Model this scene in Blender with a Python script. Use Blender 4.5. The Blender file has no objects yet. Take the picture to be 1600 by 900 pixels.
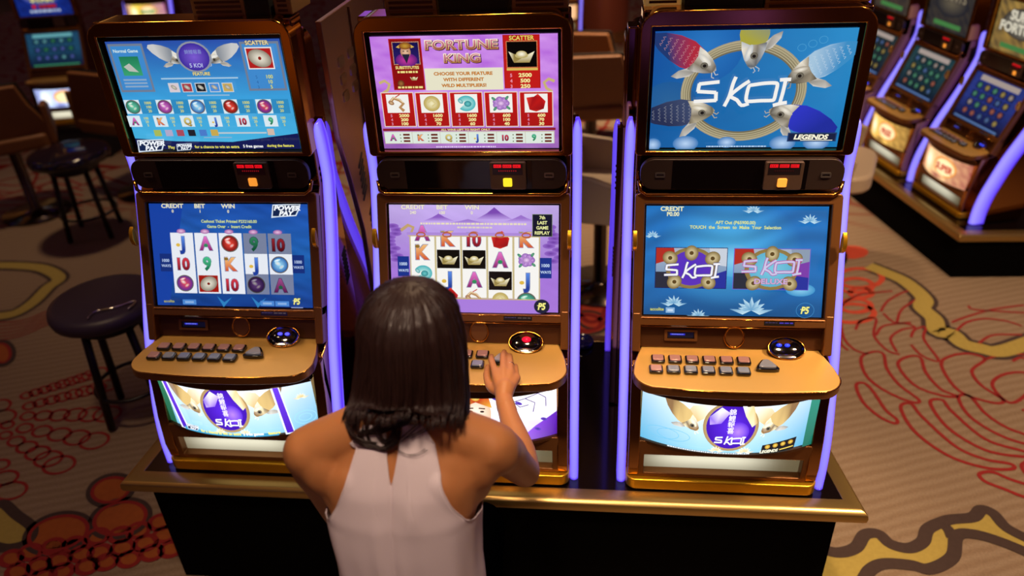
import bpy, bmesh, math, random
from mathutils import Vector, Matrix
from mathutils.bvhtree import BVHTree
random.seed(7)
S = bpy.context.scene
COL = S.collection
BZ = 0.5            # height of the bank's base top above the floor
pi = math.pi

# ------------------------------------------------------------------ camera
CX, CY, CZ = 0.3293, -1.6648, 1.6880 + BZ
YAW, PITCH, ROLL, FPX = -0.12156, 0.54198, -0.04717, 1191.29
fwd = Vector((math.sin(YAW)*math.cos(PITCH), math.cos(YAW)*math.cos(PITCH), -math.sin(PITCH)))
rt = Vector((math.cos(YAW), -math.sin(YAW), 0)); up = rt.cross(fwd)
rt2 = rt*math.cos(ROLL)+up*math.sin(ROLL); up2 = up*math.cos(ROLL)-rt*math.sin(ROLL)
CAM = Vector((CX, CY, CZ))
cd = bpy.data.cameras.new('camera'); cam = bpy.data.objects.new('camera', cd); COL.objects.link(cam)
M = Matrix((rt2, up2, -fwd)).transposed().to_4x4(); M.translation = CAM
cam.matrix_world = M
cd.sensor_width = 36; cd.lens = 36*FPX/1600; cd.clip_start = .05
cd.dof.use_dof = True; cd.dof.focus_distance = 1.95; cd.dof.aperture_fstop = 1.7
S.camera = cam
def ray(px, py): return fwd + rt2*((px-800)/FPX) - up2*((py-450)/FPX)
def atz(px, py, z=0.0):
    d = ray(px, py); return CAM + d*((z-CZ)/d.z)
def atd(px, py, t): return CAM + ray(px, py)*t

S.view_settings.view_transform = 'Standard'
S.view_settings.look = 'None'
S.view_settings.exposure = 0
try:
    S.cycles.use_denoising = True
    S.cycles.max_bounces = 6
    S.cycles.sample_clamp_indirect = 4
    S.cycles.caustics_reflective = False; S.cycles.caustics_refractive = False
except Exception: pass

# ------------------------------------------------------------------ materials
def lin(h):
    if not isinstance(h, str): return tuple(h)
    h = h.lstrip('#'); o = []
    for i in (0, 2, 4):
        v = int(h[i:i+2], 16)/255; o.append(v/12.92 if v <= .04045 else ((v+.055)/1.055)**2.4)
    return tuple(o)
MC = {}
def pm(name, col, rough=.5, metal=0., emi=0., ecol=None, coat=0., noise=0., nscale=8., rnoise=0., sub=0., bump=0., bscale=200., aniso=None):
    if name in MC: return MC[name]
    m = bpy.data.materials.new(name); m.use_nodes = True; nt = m.node_tree; b = nt.nodes['Principled BSDF']
    c = lin(col); b.inputs['Base Color'].default_value = (*c, 1)
    b.inputs['Roughness'].default_value = rough; b.inputs['Metallic'].default_value = metal
    if coat: b.inputs['Coat Weight'].default_value = coat; b.inputs['Coat Roughness'].default_value = .08
    if emi: b.inputs['Emission Color'].default_value = (*lin(ecol or col), 1); b.inputs['Emission Strength'].default_value = emi
    if sub:
        b.inputs['Subsurface Weight'].default_value = sub; b.inputs['Subsurface Radius'].default_value = (.012, .004, .002)
    if noise or bump or rnoise:
        tc = nt.nodes.new('ShaderNodeTexCoord'); nz = nt.nodes.new('ShaderNodeTexNoise'); nz.inputs['Scale'].default_value = nscale
        nz.inputs['Detail'].default_value = 5
        nt.links.new(tc.outputs['Object'], nz.inputs['Vector'])
        if noise:
            r = nt.nodes.new('ShaderNodeMapRange'); r.inputs['To Min'].default_value = 1-noise; r.inputs['To Max'].default_value = 1+noise
            nt.links.new(nz.outputs['Fac'], r.inputs['Value'])
            v = nt.nodes.new('ShaderNodeVectorMath'); v.operation = 'SCALE'; v.inputs[0].default_value = c
            nt.links.new(r.outputs[0], v.inputs['Scale']); nt.links.new(v.outputs[0], b.inputs['Base Color'])
        if rnoise:
            r = nt.nodes.new('ShaderNodeMapRange'); r.inputs['To Min'].default_value = max(0, rough-rnoise); r.inputs['To Max'].default_value = rough+rnoise
            nt.links.new(nz.outputs['Fac'], r.inputs['Value']); nt.links.new(r.outputs[0], b.inputs['Roughness'])
        if bump:
            n2 = nt.nodes.new('ShaderNodeTexNoise'); n2.inputs['Scale'].default_value = bscale; n2.inputs['Detail'].default_value = 3
            nt.links.new(tc.outputs['Object'], n2.inputs['Vector'])
            bp = nt.nodes.new('ShaderNodeBump'); bp.inputs['Strength'].default_value = bump; bp.inputs['Distance'].default_value = .002
            nt.links.new(n2.outputs['Fac'], bp.inputs['Height']); nt.links.new(bp.outputs[0], b.inputs['Normal'])
    MC[name] = m; return m
GOLDP = pm('polished_gold', '#C98A3A', .12, 1., rnoise=.05)
BRONZE = pm('bronze_frame', '#8A5A30', .34, .6, noise=.12, nscale=6)
BRONZED = pm('dark_bronze_plate', '#5E3A20', .36, .55, noise=.12, nscale=6)
MIRROR = pm('mirror_bronze', '#B07A48', .07, 1., rnoise=.03)
DECKG = pm('satin_gold_deck', '#E4B460', .36, .4, noise=.05, nscale=5)
RAILG = pm('brushed_gold_rail', '#B99A5E', .3, .9, noise=.05, nscale=12)
GOLDY = pm('yellow_gold_lip', '#E0A826', .3, .8)
BLACKG = pm('black_gloss', '#0B0708', .07, 0., coat=.6)
BLACKM = pm('black_matte', '#060505', .7)
GREYBR = pm('warm_grey_panel', '#3A2C26', .4, .3)
READER = pm('reader_grey_brown', '#5A4438', .45, .2)
SCREENBLK = pm('screen_border', '#0A0A10', .15)
CHROME = pm('chrome', '#C8C4BE', .12, 1.)
def strip_mat(name, core, edge, s1, s2):
    # bright core fading to the sides as diffuse light guides do
    m = bpy.data.materials.new(name); m.use_nodes = True; nt = m.node_tree; b = nt.nodes['Principled BSDF']
    lw = nt.nodes.new('ShaderNodeLayerWeight'); lw.inputs['Blend'].default_value = .5
    mx = nt.nodes.new('ShaderNodeMix'); mx.data_type = 'RGBA'
    mx.inputs[6].default_value = (*[v*s1 for v in lin(core)], 1); mx.inputs[7].default_value = (*[v*s2 for v in lin(edge)], 1)
    nt.links.new(lw.outputs['Facing'], mx.inputs[0]); nt.links.new(mx.outputs[2], b.inputs['Emission Color'])
    b.inputs['Emission Strength'].default_value = 1; b.inputs['Base Color'].default_value = (.1, .1, .3, 1); b.inputs['Roughness'].default_value = .3
    return m
NEON = strip_mat('violet_light', '#8E86FF', '#5A2CFF', 1.25, 1.0)
NEONR = strip_mat('deep_violet_light', '#6A50F0', '#4A1CE0', 1.0, .9)
def canvas_mat(name, s, rough=.12):
    m = bpy.data.materials.new(name); m.use_nodes = True; nt = m.node_tree; b = nt.nodes['Principled BSDF']
    a = nt.nodes.new('ShaderNodeAttribute'); a.attribute_name = 'Col'
    nt.links.new(a.outputs['Color'], b.inputs['Emission Color']); b.inputs['Emission Strength'].default_value = s
    b.inputs['Base Color'].default_value = (.01, .01, .01, 1); b.inputs['Roughness'].default_value = rough
    b.inputs['Specular IOR Level'].default_value = .3
    return m
SCRM = canvas_mat('lit_screen', 1.0); BELLYM = canvas_mat('lit_glass', 1.35)
DIMM = canvas_mat('far_screen', .75)
SCRL = canvas_mat('left_screen', .95)

# ------------------------------------------------------------------ mesh helpers
def new_obj(name, bm, mat, parent=None, smooth=False, bevel=0., seg=2, loc=None, kind=None, ang=35):
    me = bpy.data.meshes.new(name)
    bmesh.ops.recalc_face_normals(bm, faces=bm.faces)
    bm.to_mesh(me); bm.free()
    mats = mat if isinstance(mat, (list, tuple)) else [mat]
    for m_ in mats: me.materials.append(m_)
    if smooth:
        for p in me.polygons: p.use_smooth = True
    o = bpy.data.objects.new(name, me); COL.objects.link(o)
    if parent is not None: o.parent = parent
    if loc is not None: o.location = loc
    if bevel:
        md = o.modifiers.new('bevel', 'BEVEL'); md.width = bevel; md.segments = seg; md.limit_method = 'ANGLE'; md.angle_limit = math.radians(ang)
        for p in me.polygons: p.use_smooth = True
        md.harden_normals = True
    if kind: o['kind'] = kind
    return o
def empty(name, label, cat, loc=(0, 0, 0), rz=0., scale=1., group=None):
    o = bpy.data.objects.new(name, None); COL.objects.link(o); o.location = loc; o.rotation_euler = (0, 0, rz)
    o.scale = (scale,)*3; o['label'] = label; o['category'] = cat
    o.empty_display_size = .05
    if group: o['group'] = group
    return o
def tag(o, label, cat, group=None, kind=None):
    o['label'] = label; o['category'] = cat
    if group: o['group'] = group
    if kind: o['kind'] = kind
    return o
def box(bm, x0, x1, y0, y1, z0, z1, mi=0, f=None):
    P = [(x0, y0, z0), (x1, y0, z0), (x1, y1, z0), (x0, y1, z0), (x0, y0, z1), (x1, y0, z1), (x1, y1, z1), (x0, y1, z1)]
    vs = [bm.verts.new(f(*p) if f else p) for p in P]
    for q in ((0, 3, 2, 1), (4, 5, 6, 7), (0, 1, 5, 4), (1, 2, 6, 5), (2, 3, 7, 6), (3, 0, 4, 7)):
        fc = bm.faces.new([vs[i] for i in q]); fc.material_index = mi
    return bm
def prism(bm, pts, h0, h1, f, mi=0):
    """closed polygon pts (2d), extruded h0..h1; f(a,b,h)->xyz"""
    a = [bm.verts.new(f(x, y, h0)) for x, y in pts]; b = [bm.verts.new(f(x, y, h1)) for x, y in pts]
    n = len(pts)
    bm.faces.new(a[::-1]).material_index = mi; bm.faces.new(b).material_index = mi
    for i in range(n):
        bm.faces.new((a[i], a[(i+1) % n], b[(i+1) % n], b[i])).material_index = mi
    return bm
def rrect(x0, x1, y0, y1, r, n=6):
    out = []
    if not isinstance(r, (tuple, list)): r = (r,)*4     # bl, br, tr, tl
    for (cx, cy, a0, rr) in ((x0, y0, pi, r[0]), (x1, y0, 1.5*pi, r[1]), (x1, y1, 0, r[2]), (x0, y1, .5*pi, r[3])):
        if rr < 1e-5: out.append((cx, cy)); continue
        sx = 1 if cx == x0 else -1; sy = 1 if cy == y0 else -1
        for k in range(n+1):
            a = a0+k/n*pi/2; out.append((cx+sx*rr+rr*math.cos(a), cy+sy*rr+rr*math.sin(a)))
    return out
def resample(pts, n):
    L = [0]; m = len(pts)
    for i in range(m): L.append(L[-1]+math.dist(pts[i], pts[(i+1) % m]))
    out = []
    for k in range(n):
        t = L[-1]*k/n
        i = max(j for j in range(m) if L[j] <= t+1e-9); u = (t-L[i])/max(1e-9, L[i+1]-L[i])
        a, b = pts[i], pts[(i+1) % m]; out.append((a[0]+(b[0]-a[0])*u, a[1]+(b[1]-a[1])*u))
    return out
def frame(bm, outer, inner, h0, h1, f, mi=0):
    """plate with a hole; outer ring matched radially to inner rectangle"""
    x0, x1, y0, y1 = inner; n = len(outer); cx, cy = (x0+x1)/2, (y0+y1)/2
    # add inner-corner matches
    inn = []
    for (x, y) in outer:
        inn.append((min(max(x, x0), x1), min(max(y, y0), y1)))
    rings = []
    for pts, h in ((outer, h1), (inn, h1), (inn, h0), (outer, h0)):
        rings.append([bm.verts.new(f(x, y, h)) for x, y in pts])
    for r in range(4):
        A, B = rings[r], rings[(r+1) % 4]
        for i in range(n):
            j = (i+1) % n
            try: fc = bm.faces.new((A[i], A[j], B[j], B[i])); fc.material_index = mi
            except ValueError: pass
    bmesh.ops.remove_doubles(bm, verts=bm.verts, dist=1e-5)
    return bm
def tube(bm, pts, r, n=8, closed=False, mi=0, cap=True):
    pts = [Vector(p) for p in pts]; m = len(pts); rings = []
    R = r if isinstance(r, (list, tuple)) else [r]*m
    prev = None
    for i in range(m):
        a = pts[(i-1) % m] if (closed or i > 0) else pts[i]; b = pts[(i+1) % m] if (closed or i < m-1) else pts[i]
        t = (b-a).normalized()
        if prev is None:
            nrm = t.orthogonal().normalized()
        else: nrm = (prev - t*prev.dot(t)).normalized()
        prev = nrm; bn = t.cross(nrm)
        rings.append([bm.verts.new(pts[i]+(nrm*math.cos(2*pi*k/n)+bn*math.sin(2*pi*k/n))*R[i]) for k in range(n)])
    for i in range(m if closed else m-1):
        A, B = rings[i], rings[(i+1) % m]
        for k in range(n): bm.faces.new((A[k], A[(k+1) % n], B[(k+1) % n], B[k])).material_index = mi
    if not closed and cap:
        bm.faces.new(rings[0][::-1]).material_index = mi; bm.faces.new(rings[-1]).material_index = mi
    return bm
def lathe(bm, prof, n=32, c=(0, 0, 0), mi=0, sx=1, sy=1, f=None):
    rings = []
    for r, z in prof:
        if r < 1e-6: rings.append([bm.verts.new(f(0, 0, z) if f else (c[0], c[1], c[2]+z))]); continue
        rings.append([bm.verts.new(f(r*sx*math.cos(2*pi*k/n), r*sy*math.sin(2*pi*k/n), z) if f else (c[0]+r*sx*math.cos(2*pi*k/n), c[1]+r*sy*math.sin(2*pi*k/n), c[2]+z)) for k in range(n)])
    for A, B in zip(rings, rings[1:]):
        for k in range(n):
            a = A[k % len(A)]; a2 = A[(k+1) % len(A)]; b = B[k % len(B)]; b2 = B[(k+1) % len(B)]
            q = []
            for v in (a, a2, b2, b):
                if v not in q: q.append(v)
            if len(q) > 2: bm.faces.new(q).material_index = mi
    return bm
def spline(pts, n=8, closed=False):
    out = []; m = len(pts)
    P = [Vector(p) for p in pts]
    for i in range(m if closed else m-1):
        p0 = P[(i-1) % m] if closed or i > 0 else P[i]; p1 = P[i]; p2 = P[(i+1) % m]; p3 = P[(i+2) % m] if closed or i < m-2 else p2
        for k in range(n):
            t = k/n
            out.append(.5*((2*p1)+(p2-p0)*t+(2*p0-5*p1+4*p2-p3)*t*t+(3*p1-p0-3*p2+p3)*t**3))
    if not closed: out.append(P[-1])
    return out

# ------------------------------------------------------------------ picture canvases (flat artwork as coloured geometry)
_tc = {}
def text_geo(s, bold=0., shear=0., space=1.):
    k = (s, round(bold, 3), shear, space)
    if k in _tc: return _tc[k]
    cu = bpy.data.curves.new('t', 'FONT'); cu.body = s; cu.size = 1; cu.offset = bold; cu.shear = shear; cu.space_character = space; cu.resolution_u = 3
    cu.fill_mode = 'FRONT'
    o = bpy.data.objects.new('t', cu); COL.objects.link(o)
    dg = bpy.context.evaluated_depsgraph_get(); ev = o.evaluated_get(dg); me = ev.to_mesh()
    vs = [(v.co.x, v.co.y) for v in me.vertices]; fs = [tuple(p.vertices) for p in me.polygons]
    ev.to_mesh_clear(); bpy.data.objects.remove(o); bpy.data.curves.remove(cu)
    if vs:
        x0 = min(v[0] for v in vs); x1 = max(v[0] for v in vs)
    else: x0 = x1 = 0
    _tc[k] = (vs, fs, x0, x1); return _tc[k]
class Canvas:
    """v runs downward; units: W x H"""
    def __init__(s, W=320, H=200): s.W, s.H, s.items, s.L = W, H, [], 0
    def add(s, vs, fs, cols): s.items.append((vs, fs, cols, s.L))
    def poly(s, pts, c, cols=None):
        s.add(list(pts), [tuple(range(len(pts)))], [lin(x) for x in cols] if cols else [lin(c)]*len(pts))
    def rect(s, x0, y0, x1, y1, c, c2=None):
        s.poly([(x0, y0), (x1, y0), (x1, y1), (x0, y1)], c, [c, c, c2, c2] if c2 else None)
    def grid(s, x0, y0, x1, y1, fn, nx=24, ny=16):
        vs = []; cs = []; fs = []
        for j in range(ny+1):
            for i in range(nx+1):
                u, v = i/nx, j/ny; vs.append((x0+(x1-x0)*u, y0+(y1-y0)*v)); cs.append(fn(u, v))
        for j in range(ny):
            for i in range(nx): a = j*(nx+1)+i; fs.append((a, a+1, a+nx+2, a+nx+1))
        s.add(vs, fs, cs)
    def ell(s, cx, cy, rx, ry, c, c2=None, rot=0, n=24, a0=0, a1=2*pi):
        ca, sa = math.cos(rot), math.sin(rot); full = abs(a1-a0-2*pi) < 1e-6
        pts = [(cx, cy)]+[(cx+rx*math.cos(a)*ca-ry*math.sin(a)*sa, cy+rx*math.cos(a)*sa+ry*math.sin(a)*ca) for a in [a0+(a1-a0)*k/n for k in range(n if full else n+1)]]
        m = len(pts)-1
        fs = [(0, 1+k, 1+(k+1) % m) for k in range(m if full else m-1)]
        s.add(pts, fs, [lin(c)]+[lin(c2 or c)]*m)
    def ring(s, cx, cy, rx, ry, w, c, c2=None, n=40, a0=0, a1=2*pi):
        A = []
        for k in range(n+1):
            a = a0+(a1-a0)*k/n; A.append((cx+rx*math.cos(a), cy+ry*math.sin(a))); A.append((cx+(rx-w)*math.cos(a), cy+(ry-w)*math.sin(a)))
        s.add(A, [(2*k, 2*k+1, 2*k+3, 2*k+2) for k in range(n)], [lin(c), lin(c2 or c)]*(n+1))
    def line(s, pts, w, c, closed=False):
        P = [Vector(p).to_2d() if len(p) > 2 else Vector(p) for p in pts]; m = len(P); vs = []
        for i in range(m):
            a = P[(i-1) % m] if closed or i else P[i]; b = P[(i+1) % m] if closed or i < m-1 else P[i]
            t = (b-a); t = t.normalized() if t.length else Vector((1, 0)); nn = Vector((-t.y, t.x))*w/2
            vs += [tuple(P[i]+nn), tuple(P[i]-nn)]
        fs = [(2*i, 2*i+1, (2*i+3) % (2*m), (2*i+2) % (2*m)) for i in range(m if closed else m-1)]
        s.add(vs, fs, [lin(c)]*len(vs))
    def text(s, t, x, y, size, c, al='c', bold=0., shear=0., sx=1., space=1., out=None, ow=.05, c2=None, rot=0):
        if out: s.text(t, x, y, size, out, al, bold+ow, shear, sx, space, rot=rot); s.L += 1
        vs, fs, x0, x1 = text_geo(t, bold, shear, space)
        if not vs: return
        off = {'l': x0, 'c': (x0+x1)/2, 'r': x1}[al]
        cr, sr = math.cos(rot), math.sin(rot)
        V = []
        for a, b in vs:
            dx, dy = (a-off)*size*sx, -b*size
            V.append((x+dx*cr-dy*sr, y+dx*sr+dy*cr))
        if c2:
            cc = [tuple(lin(c)[i]*max(0, min(1, b/.75))+lin(c2)[i]*(1-max(0, min(1, b/.75))) for i in range(3)) for a, b in vs]
        else: cc = [lin(c)]*len(V)
        s.add(V, fs, cc)
    def build(s, name, f, mat, parent, step=.00025, cut=0, label=None, clip=True):
        """f(u,v,h)->xyz with u,v in 0..1 (v down)"""
        bm = bmesh.new(); cl = bm.loops.layers.float_color.new('Col')
        W, H = s.W, s.H
        for vs, fs, cols, L in s.items:
            bv = [bm.verts.new((x/W, y/H, L*step)) for x, y in vs]
            for q in fs:
                try: fc = bm.faces.new([bv[i] for i in q])
                except ValueError: continue
                for lp, i in zip(fc.loops, q): c = cols[i]; lp[cl] = (c[0], c[1], c[2], 1)
        if clip:
            for co, no in (((0, 0, 0), (-1, 0, 0)), ((1, 0, 0), (1, 0, 0)), ((0, 0, 0), (0, -1, 0)), ((0, 1, 0), (0, 1, 0))):
                bmesh.ops.bisect_plane(bm, geom=bm.verts[:]+bm.edges[:]+bm.faces[:], plane_co=co, plane_no=no, clear_outer=True, dist=1e-6)
        for k in range(1, cut):
            bmesh.ops.bisect_plane(bm, geom=bm.verts[:]+bm.edges[:]+bm.faces[:], plane_co=(k/cut, 0, 0), plane_no=(1, 0, 0), dist=1e-6)
        for v in bm.verts: v.co = f(v.co.x, v.co.y, v.co.z)
        me = bpy.data.meshes.new(name); bm.to_mesh(me); bm.free(); me.materials.append(mat)
        o = bpy.data.objects.new(name, me); COL.objects.link(o); o.parent = parent
        if label: o['label'] = label
        return o
def mixc(a, b, t):
    a, b = lin(a), lin(b); t = max(0, min(1, t)); return tuple(a[i]*(1-t)+b[i]*t for i in range(3))
def vnoise(x, y, seed=0):
    return (math.sin(x*3.1+seed)+math.sin(y*4.3+x*2.2+seed*2)+math.sin(x*7.7-y*5.1+seed*3)+math.sin(y*11.3+x*9+seed))/4
# ------------------------------------------------------------------ artwork
def tiny(cv, x0, x1, y, h, c, seed=1):
    r = random.Random(seed); x = x0
    while x < x1:
        w = r.uniform(2, 7)*h/3; cv.rect(x, y, min(x+w, x1), y+h, c); x += w+h*.45
    cv.L += 1
def logo_koi(cv, x, y, w, h, col, w0=7, out=None, ow=3):
    X = lambda a, b: (x+(a-465)/540*w, y+(b-415)/160*h)
    S_ = [[(604, 438), (487, 449)], [(490, 446), (484, 492)], [(481, 490), (590, 497)], [(590, 494), (593, 544)], [(596, 541), (465, 546)],
          [(695, 412), (682, 450), (668, 520), (645, 575)], [(775, 435), (730, 465), (676, 515), (715, 540), (745, 570), (785, 560)],
          [(790, 458), (860, 449), (920, 448), (935, 458), (932, 500), (928, 536), (915, 544), (850, 545), (785, 548), (768, 540), (768, 500), (775, 464), (790, 458)],
          [(945, 432), (975, 430), (1008, 430)], [(978, 430), (972, 500), (962, 566)], [(925, 572), (965, 562), (1003, 556)]]
    if out:
        for q in S_: cv.line([X(*p) for p in spline([(a, b, 0) for a, b in q], 3) for p in [(p.x, p.y)]], w0+ow, out)
        cv.L += 1
    for q in S_: cv.line([X(p.x, p.y) for p in spline([(a, b, 0) for a, b in q], 3)], w0, col)
    cv.L += 1
def koi(cv, x, y, a, s, body, body2, head='#C9BFA8', head2='#6E665A', scale=True, fl=1):
    """x,y head centre; a = direction the nose points (radians, v down); s = head length"""
    ca, sa = math.cos(a), math.sin(a)
    T = lambda p, q: (x+(p*ca-fl*q*sa)*s, y+(p*sa+fl*q*ca)*s)
    bp = [(-.1, -.62), (-.8, -.78), (-1.6, -.7), (-2.4, -.45), (-2.9, -.15), (-2.9, .2), (-2.3, .5), (-1.5, .7), (-.8, .75), (-.1, .6)]
    cv.poly([T(*q) for q in bp], body, [body, body, body, body2, body2, body2, body2, body2, body, body])
    cv.L += 1
    if scale:
        for k in range(7):
            for j in range(-3, 4):
                p, q = -.3-k*.33, j*.19+(.09 if k % 2 else 0)
                if abs(q) < .62-k*.04: cv.line([T(p, q-.07), T(p-.12, q), T(p, q+.07)], s*.022, mixc(body, '#FFFFFF', .28))
        cv.L += 1
    cv.poly([T(*q) for q in [(-.35, .55), (-.75, .95), (-.95, 1.4), (-.6, 1.35), (-.1, .95), (.05, .6)]], '#B8B4AC', ['#D8D4CC', '#A8A49C', '#8E8A88', '#C8C4BC', '#D8D4CC', '#908C84'])
    cv.L += 1
    hp = [(-.45, -.66), (0, -.6), (.5, -.42), (.85, -.2), (1, 0), (.88, .22), (.5, .45), (0, .62), (-.4, .66), (-.28, .2), (-.26, -.2)]
    cv.poly([T(*q) for q in hp], head, [head, '#F0E8D6', head, head2, head, head2, head2, head, head2, '#8A7F6C', head]); cv.L += 1
    cv.ell(*T(.15, -.2), s*.45, s*.16, '#F4EEDF', head, rot=a+.25); cv.L += 1
    cv.ell(*T(.3, .08), s*.2, s*.18, '#8F8878', '#5A5448'); cv.L += 1
    cv.ell(*T(.32, .08), s*.1, s*.09, '#1A1614'); cv.L += 1
    cv.line([T(.9, .1), T(1.1, .22), T(1.2, .12)], s*.05, head); cv.line([T(.85, .2), T(.98, .42), T(1.12, .4)], s*.05, head); cv.L += 1
def lotus(cv, x, y, s, c='#BFE2F2', c2='#5E9CC8'):
    for a, l in ((-1.35, .75), (1.35, .75), (-.95, .9), (.95, .9), (-.5, 1.), (.5, 1.), (0, 1.05)):
        dx, dy = math.sin(a)*l*s, -math.cos(a)*l*s*.75
        nx, ny = -dy*.16, dx*.16
        cv.poly([(x, y), (x+dx*.5+nx, y+dy*.5+ny), (x+dx, y+dy), (x+dx*.5-nx, y+dy*.5-ny)], c, [c2, c, c, c2])
    for a in (-1.9, 1.9): cv.poly([(x, y), (x+math.sin(a)*s*1.3, y-math.cos(a)*s*.1-s*.1), (x+math.sin(a)*s*.5, y+s*.25)], c2, [c, c2, c])
    cv.L += 1
def lot_face(cv, x, y, s): pass
def ingot(cv, x, y, s):
    cv.poly([(x-s, y-.3*s), (x-.6*s, y+.55*s), (x+.6*s, y+.55*s), (x+s, y-.3*s), (x+.55*s, y-.1*s), (x-.55*s, y-.1*s)], '#D8C88A', ['#FFF8D8', '#A08A4A', '#A08A4A', '#FFF8D8', '#8A7840', '#8A7840']); cv.L += 1
    cv.ell(x, y+.02*s, .5*s, .2*s, '#7E6C3A', '#C8B878'); cv.L += 1
    cv.ell(x, y-.1*s, .42*s, .25*s, '#FFFBE6', '#C0AC6C'); cv.L += 1
LET = {'J': ('#5A8CE8', '#1E3E9A'), 'A': ('#E874C8', '#8A1E6A'), '9': ('#4CC48C', '#0E6A48'), '10': ('#D83A48', '#7A1020'), 'K': ('#F4C07A', '#D4502A'), 'Q': ('#E8D878', '#A88A2A')}
def symbol(cv, k, x, y, s, dim=1.):
    d = lambda c: tuple(v*dim for v in lin(c))
    if k in LET:
        a, b = LET[k]
        cv.text(k, x, y+s*.37, s*1.05*(.9 if k == '10' else 1), d(a), 'c', .045, c2=d(b), sx=.95, out=d('#8890B0' if dim == 1 else '#505878'), ow=.03)
        if k in 'AJ': cv.L += 1; cv.ell(x-(0.25*s if k == 'J' else 0), y+.12*s, s*.13, s*.1, d('#E0B848' if k == 'J' else '#2E8A5A'))
        if k == 'K': cv.L += 1; cv.ell(x-.28*s, y-.3*s, s*.14, s*.08, d('#8A6A2A'))
    elif k == 'ingot':
        cv.rect(x-s*.62, y-s*.5, x+s*.62, y+s*.5, '#060404'); cv.L += 1; ingot(cv, x, y, s*.52)
    elif k == 'coin':
        cv.rect(x-s*.6, y-s*.5, x+s*.6, y+s*.5, '#A01810'); cv.L += 1; cv.ell(x, y, s*.55, s*.42, '#F0EAD8', '#8A8070', rot=-.4); cv.L += 1; cv.ell(x, y, s*.09, s*.08, '#7A1A10')
    elif k.startswith('disc'):
        c = {'disc_r': ('#E84838', '#7A0E10'), 'disc_p': ('#8A5AA8', '#3A1A5A'), 'disc_b': ('#9AD8F4', '#1E62B0'), 'disc_g': ('#6ACBA8', '#2A7A68'), 'disc_m': ('#D070C8', '#7A2A7A'), 'disc_pr': ('#D84858', '#5A2A8A')}[k]
        cv.ell(x, y, s*.54, s*.5, d('#A8A098'), d('#5E564E')); cv.L += 1; cv.ell(x, y, s*.48, s*.44, d(c[0]), d(c[1])); cv.L += 1
        cv.ell(x-s*.1, y-s*.08, s*.2, s*.12, d('#F0E8E0'), d(c[0]), rot=.5); cv.ell(x+s*.12, y+s*.12, s*.16, s*.09, d('#E0D0C8'), d(c[0]), rot=-.6)
        cv.L += 1; cv.ell(x-s*.12, y-s*.26, s*.2, s*.07, d('#FFFFFF'), d(c[0]), rot=-.3)
    elif k == 'red':
        cv.poly([(x-.5*s, y-.3*s), (x-.1*s, y-.35*s), (x+.1*s, y-.5*s), (x+.3*s, y-.3*s), (x+.5*s, y-.1*s), (x+.4*s, y+.3*s), (x, y+.45*s), (x-.35*s, y+.35*s)], '#C81E22', ['#E83A30', '#A01018', '#E83A30', '#C01818', '#D82828', '#901018', '#D83028', '#B01818'])
    elif k == 'peony':
        for i in range(7):
            a = i*pi*2/7; cv.ell(x+math.cos(a)*s*.26, y+math.sin(a)*s*.2, s*.2, s*.17, '#D8A8E8', '#8A5AB0')
        cv.L += 1
        for i in range(4): a = i*pi/2+.7; cv.ell(x+math.cos(a)*s*.5, y+math.sin(a)*s*.38, s*.13, s*.07, '#6AAE8A', '#2E7A5A', rot=a)
        cv.ell(x, y, s*.2, s*.15, '#F0D0F4', '#A878C0')
    elif k == 'fish':
        cv.ring(x, y, s*.5, s*.42, s*.3, '#3AB0B8', '#A8E0DC', a0=-2.6, a1=2.4); cv.L += 1; cv.ell(x+s*.08, y+.02*s, s*.2, s*.16, '#6CC8C8', '#1E8088')
        cv.L += 1; cv.ell(x-s*.3, y-s*.12, s*.16, s*.1, '#BFE8E4', '#2E98A0', rot=.7)
    elif k == 'dragon':
        cv.line([(x-.45*s, y-.05*s), (x-.2*s, y-.3*s), (x+.1*s, y-.2*s), (x+.3*s, y), (x+.1*s, y+.2*s), (x+.3*s, y+.4*s)], s*.17, '#B88A5A'); cv.L += 1
        cv.line([(x-.45*s, y-.08*s), (x-.2*s, y-.34*s), (x+.1*s, y-.25*s), (x+.3*s, y-.06*s)], s*.06, '#E8D0A8'); cv.L += 1
        cv.ell(x-.35*s, y-.05*s, s*.16, s*.11, '#E0C090', '#8A4A2A', rot=.4); cv.line([(x-.1*s, y-.35*s), (x+.15*s, y-.5*s)], s*.05, '#C03A28')
    elif k == 'gcoin':
        cv.ell(x, y, s*.45, s*.42, '#F4ECC0', '#B8A050'); cv.L += 1; cv.ring(x, y, s*.36, s*.33, s*.05, '#C8B468'); cv.line([(x-.2*s, y-.05*s), (x, y-.2*s), (x+.2*s, y), (x, y+.15*s)], s*.08, '#D8C888')
    cv.L += 1
def powerpay(cv, x, y, s):
    cv.poly([(x-1.05*s, y-.42*s), (x+1.1*s, y-.5*s), (x+.95*s, y-.02*s), (x+.72*s, y+.4*s), (x-.8*s, y+.5*s), (x-1.2*s, y+.55*s)], '#D8E4F0'); cv.L += 1
    cv.poly([(x-.98*s, y-.34*s), (x+1.0*s, y-.42*s), (x+.86*s, y-.04*s), (x+.66*s, y+.32*s), (x-.8*s, y+.42*s), (x-1.08*s, y+.42*s)], '#16264E'); cv.L += 1
    cv.text('POWER', x+.05*s, y-.02*s, s*.46, '#F4F8FF', 'c', .05, .25, 1.25); cv.text('PAY', x, y+.36*s, s*.46, '#F4F8FF', 'c', .05, .25, 1.25); cv.L += 1
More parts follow.
